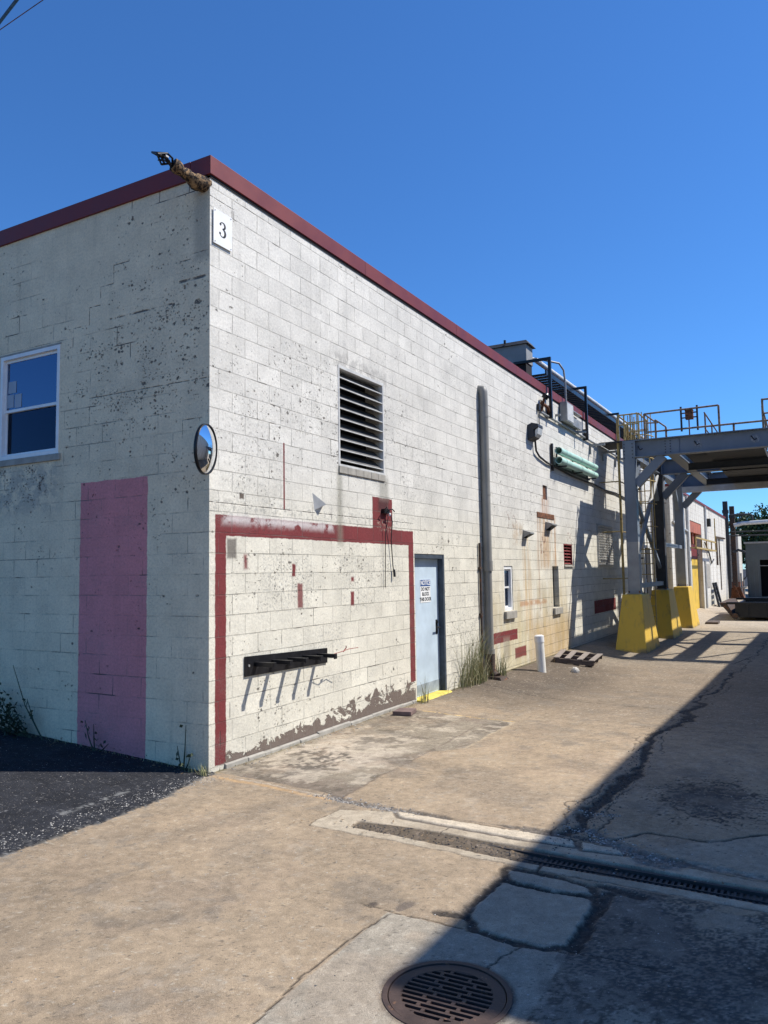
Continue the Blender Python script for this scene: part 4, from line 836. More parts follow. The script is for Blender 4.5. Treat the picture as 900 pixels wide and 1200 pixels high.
# ------------------------------------------------------------ gantry
FR = (14.72, 18.9, 23.2); XC = 1.115
pier0 = None; labs = ['nearest yellow tapered concrete pier under the gantry', 'middle yellow concrete pier under the gantry', 'farthest yellow concrete pier under the gantry']
for i, yf in enumerate(FR):
    if i == 0:
        R0 = pier0 = root('concrete_pier', (XC, yf, -.17), labs[0], 'concrete pier', 'yellow concrete piers of the gantry')
        yn = 13.62; mb = MB(); mb.hexa([(.78,yn,-.25),(1.55,yn,-.25),(1.55,15.55,-.25),(.78,15.55,-.25)], [(.90,14.20,1.22),(1.38,14.20,1.22),(1.38,15.2,1.22),(.90,15.2,1.22)])
        mb.build('pier_body', mPier, R0, .02); mb = MB(); mb.box(.97,1.29,14.52,14.92,1.222,1.25); mb.build('base_plate', mGalv, R0)
        mb = MB()
        for ax_ in (1.0,1.26):
            for ay in (14.56,14.88): mb.cyl((ax_,ay,1.25),(ax_,ay,1.30),.018,8)
        split(mb, 'anchor_bolt', mRust, R0)
    else:
        R0 = copy_tree(pier0); R0.location.y = yf; R0['label'] = labs[i]; R0['_w'] = (XC, yf, -.17)
G0 = root('overhead_gantry', (XC, 18.9, 1.25), 'blue grey steel gantry bridging the alley on yellow concrete piers', 'gantry')
ZB = 1.25; XR = 7.7
def hcol(mb, x0, yf, z0, z1):
    mb.box(x0-.145, x0-.127, yf-.14, yf+.14, z0, z1); mb.box(x0+.127, x0+.145, yf-.14, yf+.14, z0, z1); mb.box(x0-.126, x0+.126, yf-.13, yf-.112, z0, z1)
for i, yf in enumerate(FR):
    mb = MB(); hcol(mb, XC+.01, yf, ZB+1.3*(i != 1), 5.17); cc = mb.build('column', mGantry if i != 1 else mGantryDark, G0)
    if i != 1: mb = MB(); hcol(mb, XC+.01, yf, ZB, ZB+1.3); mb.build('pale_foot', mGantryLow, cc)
    mb = MB(); hcol(mb, XR, yf, -.17, 5.17); mb.build('column', mGantry, G0)
for i, yf in enumerate(FR):
    mb = MB(); m_ = mGantry
    mb.hbeam((1.29, yf-.02, 4.945), (10.2, yf-.02, 4.945), .45, .28, .022, .016); mb.box(1.262, 1.295, yf-.15, yf+.12, 4.72, 5.17)
    bo = mb.build('cross_beam', m_, G0)
    mb = MB(); mb.box(1.9, 2.35, yf-.032-.02, yf-.028, 4.76, 5.13)
    if i == 0:
        pl = mb.build('splice_plate', mGantry, bo); mb = MB()
        for bx in (2.02, 2.14):
            for k_ in range(5): mb.cyl((bx, yf-.054, 4.80+k_*.07), (bx, yf-.066, 4.80+k_*.07), .014, 8)
        for bx in (1.02, 1.22):
            for k_ in range(5): mb.cyl((bx, yf-.129, 4.72+k_*.09), (bx, yf-.142, 4.72+k_*.09), .014, 8)
        mb.build('bolts', mGantryDark, pl)
        mb = MB()
        for hx in (1.42, 2.78, 4.06): mb.tube([(hx-.07, yf-.03, 5.02), (hx-.04, yf-.14, 4.97), (hx, yf-.16, 4.90), (hx+.05, yf-.12, 4.93)], .014, 6)
        mb.build('hooks', mBlackSteel, bo)
        mb = MB()
        for hx in (2.8, 4.08): mb.cyl((hx, yf-.029, 4.95), (hx, yf-.0305, 4.95), .10, 20)
        mb.build('scraped_patches', basic('scraped_paint', (.28, .3, .32), .6, .5, 14, col2=(.175, .205, .245), thr=.5, bump=0), bo)
    # knee brace
    mb = MB(); mb.bar((1.27, yf-.02, 4.02), (1.96, yf-.02, 4.72), .22, .16, (0, 1, 0)); mb.build('knee_brace', mGantry, G0)
    mb = MB(); mb.bar((XR-.15, yf-.02, 4.02), (XR-.85, yf-.02, 4.72), .22, .16, (0, 1, 0)); mb.build('knee_brace', mGantry, G0)
# longitudinal beams
for xb, h_ in ((XC, .42), (2.17, .40), (4.85, .36), (5.75, .36)):
    zt = 5.16 if xb < 2 else 4.93+.2; 
    for a_, b_ in ((FR[0]+.15, FR[1]-.18), (FR[1]+.15, FR[2]-.18)):
        mb = MB(); mb.hbeam((xb, a_, zt-h_/2), (xb, b_, zt-h_/2), h_, .26, .02, .014); mb.build('side_beam', mGantry, G0)
# plan bracing and trusses
for (xa, ya, xb, yb) in ((4.85, 14.9, 5.75, 16.7), (5.75, 16.9, 4.85, 18.8), (4.85, 19, 5.75, 21), (5.75, 21.2, 4.85, 23), (5.9, 15, 7.6, 18.7), (5.9, 19, 7.6, 23)):
    MB().bar((xa,ya,4.95), (xb,yb,4.95), .07, .07).build('plan_brace', mGantry, G0)
# walkway deck
mb = MB(); mb.box(2.95, 4.25, 14.9, 23.0, 4.72, 4.89); dk = mb.build('deck', mGantryDark, G0)
for yy in (16.6, 20.9): MB().hbeam((2.31, yy, 4.62), (4.70, yy, 4.62), .19, .12, .014, .01).build('deck_joist', mGantryDark, G0)
mb = MB(); mb.box(2.32, 2.93, 15.8, 18.6, 4.875, 4.885)
mb.build('corrugated_plate', mGantryDark, G0)
# frame-to-frame bracing on the left side
def tb(p0, p1, nm='side_brace', m_=mGantry, w_=.09): MB().bar(p0, p1, w_, w_, (1,0,0)).build(nm, m_, G0)
tb((XC, 14.95, 3.92), (XC, 18.7, 1.9)); tb((XC, 14.9, 4.0), (XC, 15.8, 4.70), 'side_brace', mGantry, .14); tb((XC, 18.65, 3.95), (XC, 17.9, 4.70), 'side_brace', mGantry, .14)
tb((XC, 19.1, 4.0), (XC, 20, 4.70), 'side_brace', mGantry, .14); tb((XC, 22.9, 3.95), (XC, 22.1, 4.70), 'side_brace', mGantry, .14)
MB().cyl((XC+.05, 18.5, 4.65), (XC+.05, 14.95, 2.2), .065, 12).build('pipe_brace', mGantryLow, G0)
tb((XC+.02, 14.9, 1.42), (XC+.02, 18.75, 1.42), 'strut', mGantry, .12); tb((XC+.02, 19.1, 2.6), (XC+.02, 23.0, 2.6), 'strut', mGantry, .12)
mb = MB()
for yy in (15.4, 16.2, 17.0, 17.8): mb.bar((XC+.02, yy, 1.30), (XC+.02, yy, 1.58), .05, .03)
split(mb, 'strut_clip', mSlat, G0)
# white pipe slung below the far frame
MB().box(1.3, 10, 22.86, 22.98, 4.50, 4.70).build('pale_channel', mSlat, G0)
# V-shaped struts dropping from the deck
# railings on the top, X-direction
def rail(pts, r, m_, nm, par=G0): MB().tube(pts, r, 8).build(nm, m_, par)
yf = FR[0]-.02
mb = MB(); mb.tube([(1.60,yf,5.36),(2.2,yf,5.36),(10,yf,5.36)], .024, 8); mb.tube([(1.53,yf,5.84),(3.3,yf,5.86)], .024, 8); mb.tube([(4.27,yf,5.88),(10,yf,5.9)], .024, 8); mb.tube([(4.27,yf,5.54),(10,yf,5.54)], .02, 8)
mb.tube([(1.53,yf,5.84),(1.72,yf+.6,5.70)], .02, 8); mb.tube([(1.80,yf,5.66),(2.05,yf,5.45)], .02, 8); mb.tube([(1.53,yf+.1,5.62),(1.85,yf+.1,5.60)], .02, 8)
for xx, zt in ((1.53,5.84),(1.80,5.66),(2.05,5.44),(3.3,5.86),(3.62,5.38),(4.27,5.9),(5.6,5.9),(7,5.9)): mb.tube([(xx,yf,5.17),(xx,yf,zt)], .026, 8)
mb.build('railing', mRailGrey, G0)
mb = MB(); yf2 = FR[0]+.03
for xx in (2.42, 2.80): mb.box(xx-.022, xx+.022, yf2-.03, yf2+.01, 5.30, 5.93)
split(mb, 'slotted_post', mGantryDark, G0); mb = MB(); mb.box(2.52, 2.70, yf2-.06, yf2+.12, 5.60, 5.82); mb.hexa([(2.51,yf2-.07,5.82),(2.71,yf2-.07,5.82),(2.71,yf2+.13,5.82),(2.51,yf2+.13,5.82)], [(2.56,yf2-.02,5.87),(2.66,yf2-.02,5.87),(2.66,yf2+.08,5.87),(2.56,yf2+.08,5.87)]); mb.tube([(2.6,yf2,5.6),(2.6,yf2,5.17)], .016, 8); mb.bar((2.42,yf2,5.76),(2.80,yf2,5.76),.02,.03); mb.bar((2.42,yf2,5.64),(2.80,yf2,5.64),.02,.03); mb.build('junction_box', mRust, G0)
# more rails along the walkway (Y direction)
for xx in (2.95, 4.25):
    mb = MB(); mb.tube([(xx,14.9,5.75),(xx,23,5.75)], .02, 6); mb.tube([(xx,14.9,5.35),(xx,23,5.35)], .018, 6)
    for yy in np.arange(15, 23.1, 1.6): mb.tube([(xx,yy,4.9),(xx,yy,5.75)], .022, 6)
    mb.build('walkway_railing', mRailGrey, G0)
# access platform and ladder
R0 = root('access_platform', (.7, 16.6, 5.3), 'faded yellow railed platform linking the roof edge to the gantry', 'platform')
MB().box(.05, 1.20, 16.0, 17.3, 5.38, 5.42).build('deck', mGantryDark, R0)
mb = MB()
for yy in (16.02, 17.28):
    mb.tube([(.60,yy,6.14),(1.16,yy,6.14)], .022, 6); mb.tube([(.60,yy,5.86),(1.16,yy,5.86)], .018, 6)
    for xx in (.60, .76, .93, 1.14): mb.tube([(xx,yy,5.42),(xx,yy,6.14)], .022, 6)
mb.tube([(1.16,16.02,6.14),(1.16,17.28,6.14)], .022, 6); mb.tube([(.6,16.02,6.14),(.6,17.28,6.14)], .022, 6); mb.build('railing', mYellowRail, R0)
for yy in (16.1, 17.2): MB().tube([(.56,yy,6.05),(.56,yy,-.05)], .034, 8).build('leg', mYellowRail, R0)
mb = MB()
for zz in (1.6, 2.9, 4.3): mb.tube([(.0,16.1,zz),(.56,16.1,zz)], .018, 6); mb.tube([(.56,16.1,zz),(.56,17.2,zz)], .018, 6)
split(mb, 'cross_tie', mYellowRail, R0)
R0 = root('caged_ladder', (1.1, 16.9, -.15), 'yellow caged ladder rising between the first two gantry columns', 'ladder')
lx0, lx1, ly = .80, 1.18, 17.3
for xx in (lx0, lx1): MB().bar((xx, ly, g(xx,ly)), (xx, ly, 6.3), .05, .025).build('rail', mYellowRail, R0)
mb = MB()
for zz in np.arange(.2, 6.2, .3): mb.tube([(lx0,ly,zz),(lx1,ly,zz)], .014, 6)
split(mb, 'rung', mYellowRail, R0)
mb = MB(); hoop = [(lx0 + (lx1-lx0)/2 - .34*math.cos(t), ly - .05-.62*math.sin(t), 0) for t in np.linspace(0, math.pi, 9)]
for zz in np.arange(2.4, 6.3, .65): mb.tube([(a_, b_, zz) for a_, b_, _ in hoop], .016, 6)
for k_ in (1, 3, 4, 5, 7): mb.tube([(hoop[k_][0], hoop[k_][1], 2.4), (hoop[k_][0], hoop[k_][1], 6.3)], .014, 6)
mb.build('cage', mYellowRail, R0)
# vertical pipes behind the gantry on the wall
for i, (yy, lab) in enumerate(((20.2, 'vertical white conduit left of the dark wall recess'), (21.8, 'vertical white conduit right of the dark wall recess'))):
    R0 = root('wall_pipe', (.1, yy, 0), lab, 'pipe', 'vertical conduits on the wall behind the gantry')
    MB().tube([(.09, yy, -.1), (.09, yy, 5.4)], .05, 10).build('pipe', mSlat, R0)
    mb = MB()
    for zz in (1, 2.2, 3.4, 4.6): mb.box(0, .1, yy-.08, yy+.08, zz, zz+.05)
    split(mb, 'clamp', mGantryDark, R0)
R0 = root('steel_frame_door', (.03, 22.9, 0), 'dark recessed steel doorway behind the middle gantry column', 'door')
MB().box(.0, .03, 22.3, 23.3, -.1, 2.6).build('panel', mDark, R0); mb = MB(); mb.box(0,.06,22.2,22.3,-.1,2.7); mb.box(0,.06,23.3,23.4,-.1,2.7); mb.box(0,.06,22.2,23.4,2.6,2.7001); mb.build('frame', mSlat, R0)

# ------------------------------------------------------------ far block building
F0 = root('warehouse', (0, 35, -.17), 'farther white streaked block building down the alley with a red and yellow doorway', 'building')
Y0, Y1, FX, FZ = 24.35, 46.5, .65, 4.92
mb = MB(); wall_plane(mb, True, Y0, Y1, -.4, FZ, [(29.8, 33.8, -.4, 3.95, .35)], .35, FX); mb.add([(-12,Y0,-.4),(FX,Y0,-.4),(FX,Y0,FZ),(-12,Y0,FZ)], [(0,1,2,3)]); mb.add([(-12,Y1,-.4),(FX,Y1,-.4),(FX,Y1,FZ),(-12,Y1,FZ)], [(0,1,2,3)])
mb.build('wall', mFarWhite, F0); MB().box(-12, FX-.25, Y0+.1, Y1-.1, 4.7, 4.8).build('roof', mDarkRoof, F0); MB().box(FX-.25, FX+.05, Y0-.03, Y1+.03, FZ, FZ+.10).build('roof_trim', mTrim, F0)
dd = MB(); dd.box(FX-.33, FX-.3, 29.8, 33.8, -.3, 3.95); dr = dd.build('doorway', mDark, F0)
MB().box(FX-.29, FX-.22, 31.0, 33.79, -.25, 2.28).build('yellow_panel', mYellow, dr); MB().box(FX-.29, FX-.22, 31.0, 33.79, 2.29, 2.95).build('red_panel', basic('deep_red_paint', (.16, .02, .02), .6), dr)
mb = MB(); mb.box(FX-.20, FX-.02, 29.81, 33.79, 3.45, 3.94); mb.box(FX-.2, FX-.12, 30.4, 30.6, 2.96, 3.44); mb.box(FX-.2, FX-.12, 31.5, 31.8, 2.96, 3.44); mb.box(FX-.2, FX-.12, 32.6, 32.9, 2.96, 3.44); mb.build('header', basic('faded_red_paint', (.42, .13, .08), .7, .25, 2), dr)
R0 = root('doorway_guard_rail', (.9, 32, 3), 'faded yellow guard rail crossing the red and yellow doorway', 'railing')
mb = MB(); 
for zz in (2.72, 3.15): mb.bar((.95, 29.0, zz), (.95, 37, zz), .06, .07)
for yy in (29, 31, 33, 35, 37): mb.bar((.95,yy,2.72), (.95,yy,3.15 if yy != 37 else 4.4), .05, .05); mb.bar((.65,yy,2.72),(.95,yy,2.72),.05,.05)
mb.build('rail', mYellowRail, R0)
# wall details on the warehouse
mb = MB(); mb.box(FX, FX+.05, 34.4, 34.8, -.2, 2.2); mb.build('door_post', mGalv, F0); mb = MB(); mb.box(FX, FX+.03, 35.0, 36.6, .9, 2.05); mb.build('block_infill', mSill, F0)
mb = MB(); mb.tube([(FX+.06, 40.1, 2.0), (FX+.06, 40.1, 3.55), (FX+.06, 45.0, 3.62)], .05, 6); mb.tube([(FX+.06, 41.5, 2.0), (FX+.06, 41.5, 3.5)], .035, 6); mb.tube([(FX+.05, 41.8, .6), (FX+.05, 41.8, 2.6)], .03, 6); split(mb, 'wall_pipe_run', mBoot, F0)
mb = MB(); mb.tube([(FX+.05,25.2,-.1),(FX+.05,25.2,4.6)], .07, 8); mb.tube([(FX+.05,27.0,-.1),(FX+.05,27.0,4.6)], .06, 8); mb.tube([(FX+.05,28.6,-.1),(FX+.05,28.6,4.9)], .06, 8); mb.tube([(FX+.05,24.6,3.6),(FX+.05,28.6,3.4)], .04, 8); mb.tube([(FX+.05,35.2,3.2),(FX+.05,35.3,4.9)], .06, 8); split(mb, 'drain_pipe', mSlat, F0)
mb = MB(); mb.box(FX, FX+.18, 36.1, 36.5, 3.95, 4.35); mb.build('wall_lamp', mBlackSteel, F0); mb = MB(); mb.tube([(FX+.05,34.6,3.1),(FX+.08,36,2.6),(FX+.05,37.2,2.1),(FX+.1,37.8,2.3)], .035, 6); mb.build('loose_cable', mInk, F0)
R0 = root('leaning_pallets', (.9, 38, -.2), 'dark wooden pallets leaning upright against the warehouse wall', 'pallet')
mb = MB(); mb.bar((1.0, 36.9, -.2), (.75, 36.9, 1.1), .12, .1); mb.bar((1.0, 38.2, -.2), (.75, 38.2, 1.1), .1, .1); mb.bar((1.1, 37.3, -.2), (.8, 37.3, 1.1), .1, .1)
for zz in np.arange(0, 1.1, .22): mb.bar((.98-.2*zz, 36.8, zz), (.98-.2*zz, 38.25, zz), .06, .1)
mb.build('slats', mGantryDark, R0)
# poles and pipes at the end of the warehouse
for i, (px_, py_, zt, m_, lab) in enumerate(((.66, 47.2, 6.05, mGantryDark, 'tall black steel pole at the end of the warehouse'), (1.0, 47.6, 5.75, mBoot, 'rust streaked steel pole beside the black one'))):
    R0 = root('pipe_rack_pole', (px_, py_, -.17), lab, 'pole', 'poles of the far pipe rack'); mb = MB(); mb.box(px_-.15, px_+.13, py_-.15, py_+.15, -.3, zt); mb.build('shaft', m_, R0); MB().box(px_-.19, px_+.17, py_-.19, py_+.19, zt-.75, zt-.55).build('collar', mGantryDark, R0)
R0 = root('overhead_pipes', (2, 47.4, 4.5), 'bundle of grey and black pipes crossing the alley at its far end', 'pipes')
MB().tube([(1.1,47.2,4.50),(1.6,47.2,4.62),(9,47.2,4.85)], .13, 10).build('pale_pipe', mSlat, R0)
mb = MB()
for zz in (4.10, 3.85): mb.tube([(.9,47.3,zz),(9,47.3,zz)], .05, 6)
mb.tube([(.9,47.3,5.18),(2.0,47.3,5.18),(2.15,47.3,5.1),(2.17,47.3,4.8)], .07, 6); mb.bar((.9,47.3,4.2),(1.7,47.3,5.2),.06,.06); mb.tube([(1.0,47,2.8),(1.3,47,2.95),(1.7,47,2.8)], .09, 6); mb.tube([(1.7,47,2.8),(1.7,47,1.3),(1.5,47,1.1)], .05, 6); split(mb, 'dark_pipe', mGantryDark, R0)
R0 = root('white_annex', (1.3, 49, -.17), 'narrow white block annex with a red brown base at the far end', 'building')
MB().box(-1, 1.22, 48.2, 51, .95, 3.98).build('wall', mFarWhite, R0); MB().box(-1, 1.20, 48.18, 51, -.3, .948).build('base', mBrickRed, R0)
mb = MB(); mb.tube([(1.45,48,-.2),(1.45,48,1.2)], .05, 6); mb.tube([(1.3,48,-.2),(1.3,48,1.5)], .06, 6); mb.tube([(1.2,47.9,.6),(1.6,47.9,.6)], .05, 6); split(mb, 'standpipe', mGalv, R0)
# grey shed
R0 = root('metal_shed', (4, 53, -.17), 'grey corrugated metal shed with a dark open bay at the end of the alley', 'shed')
mb = MB(); wall_plane(mb, False, 1.4, 14, -.2, 3.45, [(2.22, 5.2, -.2, 2.35, .3)], .3, 52.)
mb.add([(1.4,52,-.2),(1.4,58,-.2),(1.4,58,3.45),(1.4,52,3.45)], [(0,1,2,3)]); mb.add([(1.4,52,3.45),(14,52,3.45),(14,58,3.45),(1.4,58,3.45)], [(0,1,2,3)]); mb.build('wall', mShed, R0)
mb = MB()
for xx in np.arange(1.5, 14, .28):
    if 2.2 < xx < 5.25: mb.box(xx, xx+.07, 51.94, 51.998, 2.36, 3.4)
    else: mb.box(xx, xx+.07, 51.94, 51.998, -.1, 3.4)
mb.build('ribs', mShed, R0); MB().box(1.3, 14, 51.9, 58, 3.46, 3.58).build('roof', mSill, R0)
MB().box(1.4, 9, 54.5, 54.6, -.2, 3.4).build('dark_interior', mDark, R0); mb = MB(); mb.bar((2.2,51.95,1.95),(5.2,51.95,1.95),.04,.04); mb.bar((3.0,51.95,0),(3.0,51.95,1.95),.05,.05); split(mb, 'gate_bar', mGalv, R0)
# trees behind
def tree(x0, y0, h, r, lab, nl=7000):
    R0 = root('broadleaf_tree', (x0, y0, -.2), lab, 'tree', 'trees beyond the shed')
    mb = MB(); mb.tube([(x0,y0,-.3),(x0+.1,y0,h*.3),(x0-.1,y0+.1,h*.6)], [.22,.17,.09], 8)
    for k_ in range(6): t = k_*1.05; mb.tube([(x0,y0,h*(.3+.04*k_)),(x0+r*.6*math.cos(t),y0+r*.6*math.sin(t),h*.55+.25*k_)], [.09,.03], 6)
    mb.build('trunk', mBark, R0)
    cl = [(x0+r*random.uniform(-.8,.8), y0+r*random.uniform(-.8,.8), h*random.uniform(.42,.92), r*random.uniform(.25,.5)) for _ in range(26)]
    V = []; Fc = []
    for i in range(nl):
        c_ = random.choice(cl); d = Vector((random.gauss(0,1), random.gauss(0,1), random.gauss(0,1))).normalized()*c_[3]*random.uniform(.6,1.08); p = Vector(c_[:3])+d
        a_ = Vector((random.gauss(0,1), random.gauss(0,1), random.gauss(0,1))).normalized()*.14; b_ = a_.cross(Vector((random.random(),random.random(),random.random()))).normalized()*.09
        q = len(V); V += [p-a_, p+b_, p+a_, p-b_]; Fc.append((q,q+1,q+2,q+3))
    mb = MB(); mb.add(V, Fc); mb.build('crown', mLeaf, R0)
tree(1.9, 66, 6.1, 2.5, 'green tree farthest left above the shed roof'); tree(4.4, 67, 6.9, 3.0, 'larger green tree at the right edge above the shed')
tree(8.5, 70, 8.0, 3.6, 'green tree outside the shed to the right')
# black skip / trailer
R0 = root('flat_container', (4, 28, -.17), 'low black steel container with a sloping rusty nose parked in the alley', 'container')
mb = MB(); yA, yB = 26.8, 31.5
for (x0_, x1_, y0_, y1_) in ((2.5,8,yA,yA+.08),(2.5,8,yB-.08,yB),(2.5,2.58,yA+.08,yB-.08),(7.92,8,yA+.08,yB-.08)): mb.box(x0_, x1_, y0_, y1_, -.05, .44)
mb.box(2.58, 7.92, yA+.08, yB-.08, -.05, .0)
for xx in np.arange(2.9, 8, .6): mb.box(xx, xx+.07, yA-.05, yA-.002, -.03, .44)
mb.build('body', mBlackSteel, R0)
mb = MB()
for (x0_, x1_, y0_, y1_) in ((2.2,8.05,yA-.06,yA+.1),(2.2,8.05,yB-.1,yB+.06)): mb.box(x0_, x1_, y0_, y1_, .442, .53)
mb.build('rim', mBlackSteel, R0); mb = MB(); mb.hexa([(2.38,yA,-.05),(2.49,yA,-.05),(2.49,yB,-.05),(2.38,yB,-.05)], [(1.95,yA,.50),(2.19,yA,.50),(2.19,yB,.50),(1.95,yB,.50)]); mb.build('nose', mBoot, R0)
mb = MB(); mb.cyl((2.5,26.62,.0),(2.5,26.74,.0),.12,14); mb.build('roller', mBoot, R0)
R0 = root('scrap_heap', (2.4, 31, .6), 'tilted rusty scrap plate resting on the black container', 'scrap')
mb = MB(); mb.hexa([(1.95,32,.5),(2.5,32,.5),(2.5,32.6,.5),(1.95,32.6,.5)], [(2.0,32,.95),(2.35,32,1.0),(2.3,32.5,.95),(2.0,32.5,.85)]); mb.bar((2.3,31.9,.5),(2.1,31.9,1.05),.06,.1); mb.build('plate', mRust, R0)
R0 = MB(); R0.hexa([(1.65,24.4,-.18),(2.1,24.4,-.18),(2.1,25.1,-.18),(1.65,25.1,-.18)], [(1.68,24.4,-.10),(2.1,24.4,-.10),(2.1,25.1,-.08),(1.68,25.1,-.08)]); tag(R0.build('steel_plate', mWood, None, loc=(1.9,24.8,-.17)), 'dark flat plate on the ground beyond the last yellow pier', 'plate')

# ------------------------------------------------------------ building on the right (out of view, it casts the shade)
R0 = root('opposite_building', (12, 12, 0), 'tall block building on the right side of the alley that shades the ground', 'building')
V = [(8.33,1.0,-.4),(8.82,24.3,-.4),(20,24.3,-.4),(20,1.0,-.4)]; mb = MB(); mb.hexa(V, [(p[0],p[1],8.0) for p in V]); mb.build('wall', mFarWhite, R0)
# wires overhead
for i, (p, q, r, lab) in enumerate(((Vector((-4.65,.84,9.83)), Vector((-3.84,.47,9.5)), .022, 'thick black overhead cable crossing the top left sky'), (Vector((-3.27,-.08,8.57)), Vector((-2.47,-.08,8.64)), .005, 'thin brown overhead wire below the thick cable'))):
    R0 = root('overhead_wire', tuple(p), lab, 'wire', 'overhead wires'); d = (q-p)
    MB().tube([p-d*9, p-d*3, p, q, q+d*4, q+d*10], r, 8).build('cable', mInk if i == 0 else mRust, R0)

# ------------------------------------------------------------ weeds, grass, gravel
def blades(mb, cx, cy, rx, ry, n_, hmin, hmax, lean=.35, wd=.006, wallx=True):
    for i in range(n_):
        bx = cx+rx*random.uniform(-1,1); by = cy+ry*random.gauss(0,.5); hh = random.uniform(hmin, hmax)*(1-.3*random.random())
        t = random.uniform(0, 6.283); l = hh*lean*random.uniform(.2,1.2); ww = wd*random.uniform(.6,1.4); dx, dy = math.cos(t)*l, math.sin(t)*l
        if wallx: dx = abs(dx) if bx < .15 else dx
        z0 = g(bx, by); px_, py_ = -math.sin(t)*ww, math.cos(t)*ww; V = []
        for k_ in range(4):
            s = k_/3; c_ = (bx+dx*s*s, by+dy*s*s, z0+hh*s*(1-.15*s*s*lean*2)); q = (1-s)**.7
            V += [(c_[0]-px_*q, c_[1]-py_*q, c_[2]), (c_[0]+px_*q, c_[1]+py_*q, c_[2])]
        mb.add(V, [(0,1,3,2),(2,3,5,4),(4,5,7,6)])
mb = MB(); blades(mb, .10, 6.35, .09, .75, 130, .2, .7, .7, .006); blades(mb, .08, 6.35, .07, .5, 150, .7, 1.35, .5, .0045)
tag(mb.build('tall_weed_clump', mGrass, None, loc=(.1,6.3,0)), 'tall dry grass clump growing against the wall beside the downspout', 'plant')
mb = MB(); blades(mb, .20, 7.35, .08, .14, 50, .2, .65, .5, .006); tag(mb.build('weed_clump', mGrass, None, loc=(.2,7.3,0)), 'small grass tuft growing out from the foot of the downspout', 'plant')
mb = MB(); blades(mb, .12, 4.35, .06, .16, 26, .12, .5, .4, .004); tag(mb.build('weed_clump', mGrass, None, loc=(.1,4.3,0)), 'thin grass tuft at the left corner of the door', 'plant')
mb = MB(); blades(mb, .0, -.07, .05, .05, 60, .04, .17, .6, .003, False); blades(mb, -.1, -.1, .12, .05, 18, .06, .22, .5, .002, False); tag(mb.build('weed_clump', mGrass, None, loc=(0,-.06,0)), 'green tuft at the foot of the building corner', 'plant')
def shrub(name, lab, x0, y0, h, nst, spread, nleaf, stems):
    R0 = root(name, (x0, y0, g(x0,y0)), lab, 'plant'); ms, ml = MB(), MB()
    for (dx, dy, hz) in stems:
        p0 = Vector((x0, y0, g(x0,y0)-.02)); p1 = p0+Vector((dx, dy, hz)); pm_ = (p0+p1)/2+Vector((dx*.1,0,-hz*.03)); ms.tube([p0, pm_, p1], [.009,.006,.003], 6)
        for k_ in range(nleaf):
            t = random.uniform(.35,1); c_ = p0*(1-t)+p1*t+Vector((random.gauss(0,spread), -abs(random.gauss(0,.05)), random.gauss(0,spread*.7))); a_ = Vector((random.gauss(0,1),random.gauss(0,1),random.gauss(0,1))).normalized()*random.uniform(.018,.040); b_ = a_.cross(Vector((.3,1,.5))).normalized()*.018
            ml.add([c_-a_, c_+b_, c_+a_, c_-b_], [(0,1,2,3)])
    ms.build('stem', mWeed, R0); ml.build('leaves', mWeed, R0)
shrub('wall_weed', 'dark leafy weed against the shaded wall at the left edge', -2.35, -.12, .7, 3, .10, 60, [(-.75,0,.52),(-.35,0,.35),(-.9,0,.28),(-.6,0,.45),(-1.0,0,.48),(-.75,-.05,.2),(-.5,0,.2)])
shrub('wall_weed', 'bare stalk weed leaning left of the pink stripe', -2.2, -.10, .7, 3, .03, 2, [(-.55,0,.80),(-.30,0,.45)])
shrub('wall_weed', 'tiny dark weed in front of the pink stripe', -1.45, -.08, .3, 3, .03, 5, [(-.15,0,.33),(-.02,0,.3),(.2,0,.12)])
shrub('wall_weed', 'thin pale weed between the pink stripe and the corner', -.25, -.07, .3, 3, .03, 3, [(.03,0,.45),(-.08,0,.25),(.1,0,.2)])
mb = MB()
for k_ in range(300):
    xx = random.uniform(-3.4, -.1); blades(mb, xx, -.05, .03, .03, 1, .02, .08, .6, .003, False)
for k_ in range(260):
    yy = random.uniform(.1, 4.2) if random.random() < .45 else random.uniform(4.6, 9.5); blades(mb, .04, yy, .025, .05, 1, .01, .05, .6, .003)
lt = MB(); 
for k_ in range(170):
    if k_ % 3 == 0: bx, by = random.uniform(-3, -.1), -abs(random.gauss(0, .12))-.02
    elif k_ % 3 == 1: bx, by = .06+abs(random.gauss(0, .12)), random.uniform(.1, 9)
    else: bx, by = random.uniform(1.5, 4.5), -.66+random.gauss(0, .08)
    zz = g(bx, by)+.012; t = random.uniform(0, 6.28); a_ = Vector((math.cos(t), math.sin(t), random.uniform(-.3,.3)))*random.uniform(.008,.022); b_ = Vector((-math.sin(t), math.cos(t), random.uniform(-.4,.4)))*random.uniform(.004,.010); c_ = Vector((bx, by, zz))
    lt.add([c_-a_, c_+b_, c_+a_+Vector((0,0,.004)), c_-b_], [(0,1,2,3)])
tag(lt.build('leaf_litter', leaf_mat('dead_leaf', (.10, .06, .03), (.28, .19, .10)), None, loc=(0,0,0)), 'dry brown leaf litter along the wall and trench', None, None, 'stuff')
tag(mb.build('wall_foot_grass', mGrass, None, loc=(0,0,0)), 'short moss and grass along the foot of the walls', None, None, 'stuff')
octv = np.array([(1,0,0),(-1,0,0),(0,1,0),(0,-1,0),(0,0,1),(0,0,-1)], float); octf = [(0,2,4),(2,1,4),(1,3,4),(3,0,4),(2,0,5),(1,2,5),(3,1,5),(0,3,5)]
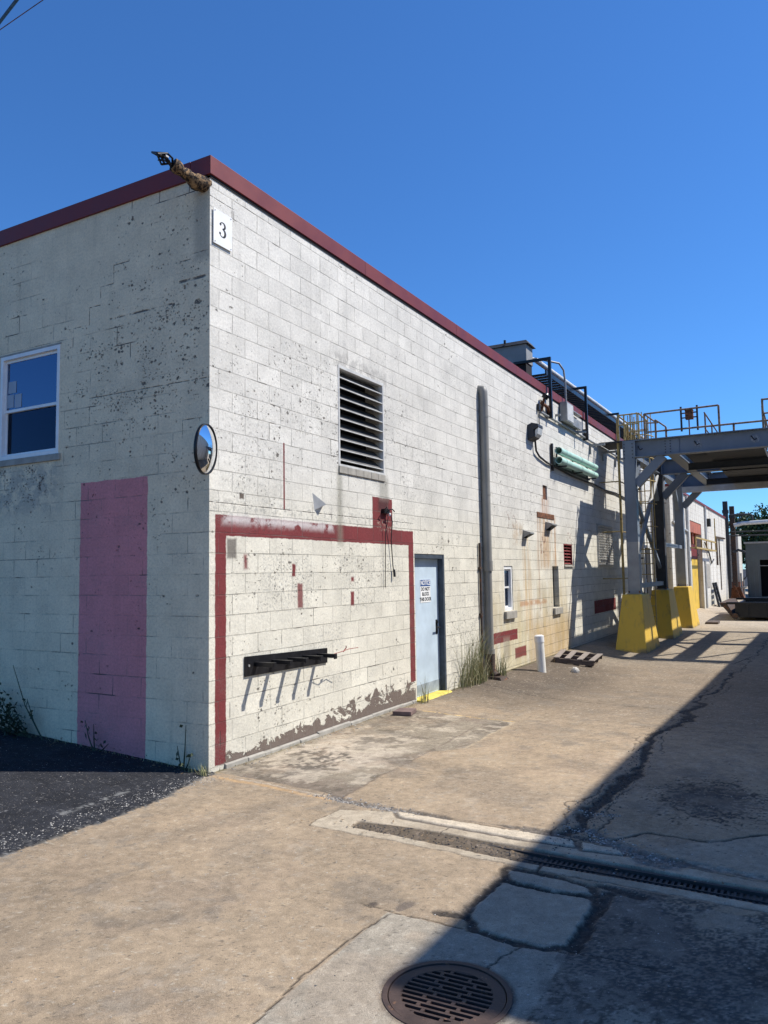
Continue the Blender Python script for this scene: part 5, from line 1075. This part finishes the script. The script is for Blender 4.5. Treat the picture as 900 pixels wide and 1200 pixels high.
def pebbles(name, m_, pts, lab):
    V = []; Fc = []
    for (px_, py_, sz, zz) in pts:
        q = len(V); s3 = sz*rng.uniform(.6,1.3,3)*np.array([1,1,.6]); th_ = rng.uniform(0,6.28); c_, s_ = math.cos(th_), math.sin(th_); o = octv*s3*(1+.2*rng.normal(size=(6,1)))
        V += [(px_+a_*c_-b_*s_, py_+a_*s_+b_*c_, zz+c__) for a_, b_, c__ in o]; Fc += [tuple(i+q for i in f) for f in octf]
    me = bpy.data.meshes.new(name); me.from_pydata(V, [], Fc); me.materials.append(m_); o = bpy.data.objects.new(name, me); COL.objects.link(o); tag(o, lab, None, None, 'stuff')
def gh(px_, py_):   # height of the sculpted sheet under a point
    i = min(max(np.searchsorted(xs, px_)-1, 0), NX-2); j = min(max(np.searchsorted(ys, py_)-1, 0), NY-2); return float(z[j*NX+i])
P1 = []
for k_ in range(800):
    yy = -abs(random.uniform(0, 2.6)); xx = .12+.1*math.sin(yy)+random.gauss(0, .09); P1.append((xx, yy, random.uniform(.002, .008), gh(xx, yy)+.002))
for k_ in range(350): xx = random.uniform(-3, .15); yy = random.uniform(-2.4, -.02); P1.append((xx, yy, random.uniform(.002, .006), gh(xx, yy)+.001))
for k_ in range(900):
    i = random.choice([(1.45,-.13),(1.62,-.16),(1.9,-.18),(2.1,-.19),(3.5,.0),(3.7,-.15),(4.0,-.33),(3.5,.4)]); xx = i[0]+random.gauss(0,.10); yy = i[1]+random.gauss(0,.035); P1.append((xx, yy, random.uniform(.003, .010), gh(xx, yy)+.002))
for k_ in range(1100): xx = random.uniform(0, 4.8); yy = random.uniform(-3.4, 7); P1.append((xx, yy, random.uniform(.002, .0065), gh(xx, yy)+.001))
for k_ in range(160): xx = .05+abs(random.gauss(0,.08)); yy = random.uniform(.2, 4.3); P1.append((xx, yy, random.uniform(.003, .012), gh(xx, yy)+.002))
pebbles('gravel', mPebble, P1, 'loose pale pebbles scattered along the asphalt edge and joints')
P2 = []
for k_ in range(1600):
    if k_ % 3: p = random.choice(CY[4:]); xx = p[0]+random.gauss(0,.05); yy = p[1]+random.gauss(0,.3)
    else: xx = random.uniform(1.97, 5); yy = ty(xx)+random.uniform(-.1,.1)+.03
    P2.append((xx, yy, random.uniform(.003, .009), gh(xx, yy)+.002))
pebbles('dark_gravel', mChip, P2, 'dark crumbled asphalt chips in the cracks and trench')
for o in COL.objects:
    if '_w' in o: del o['_w']
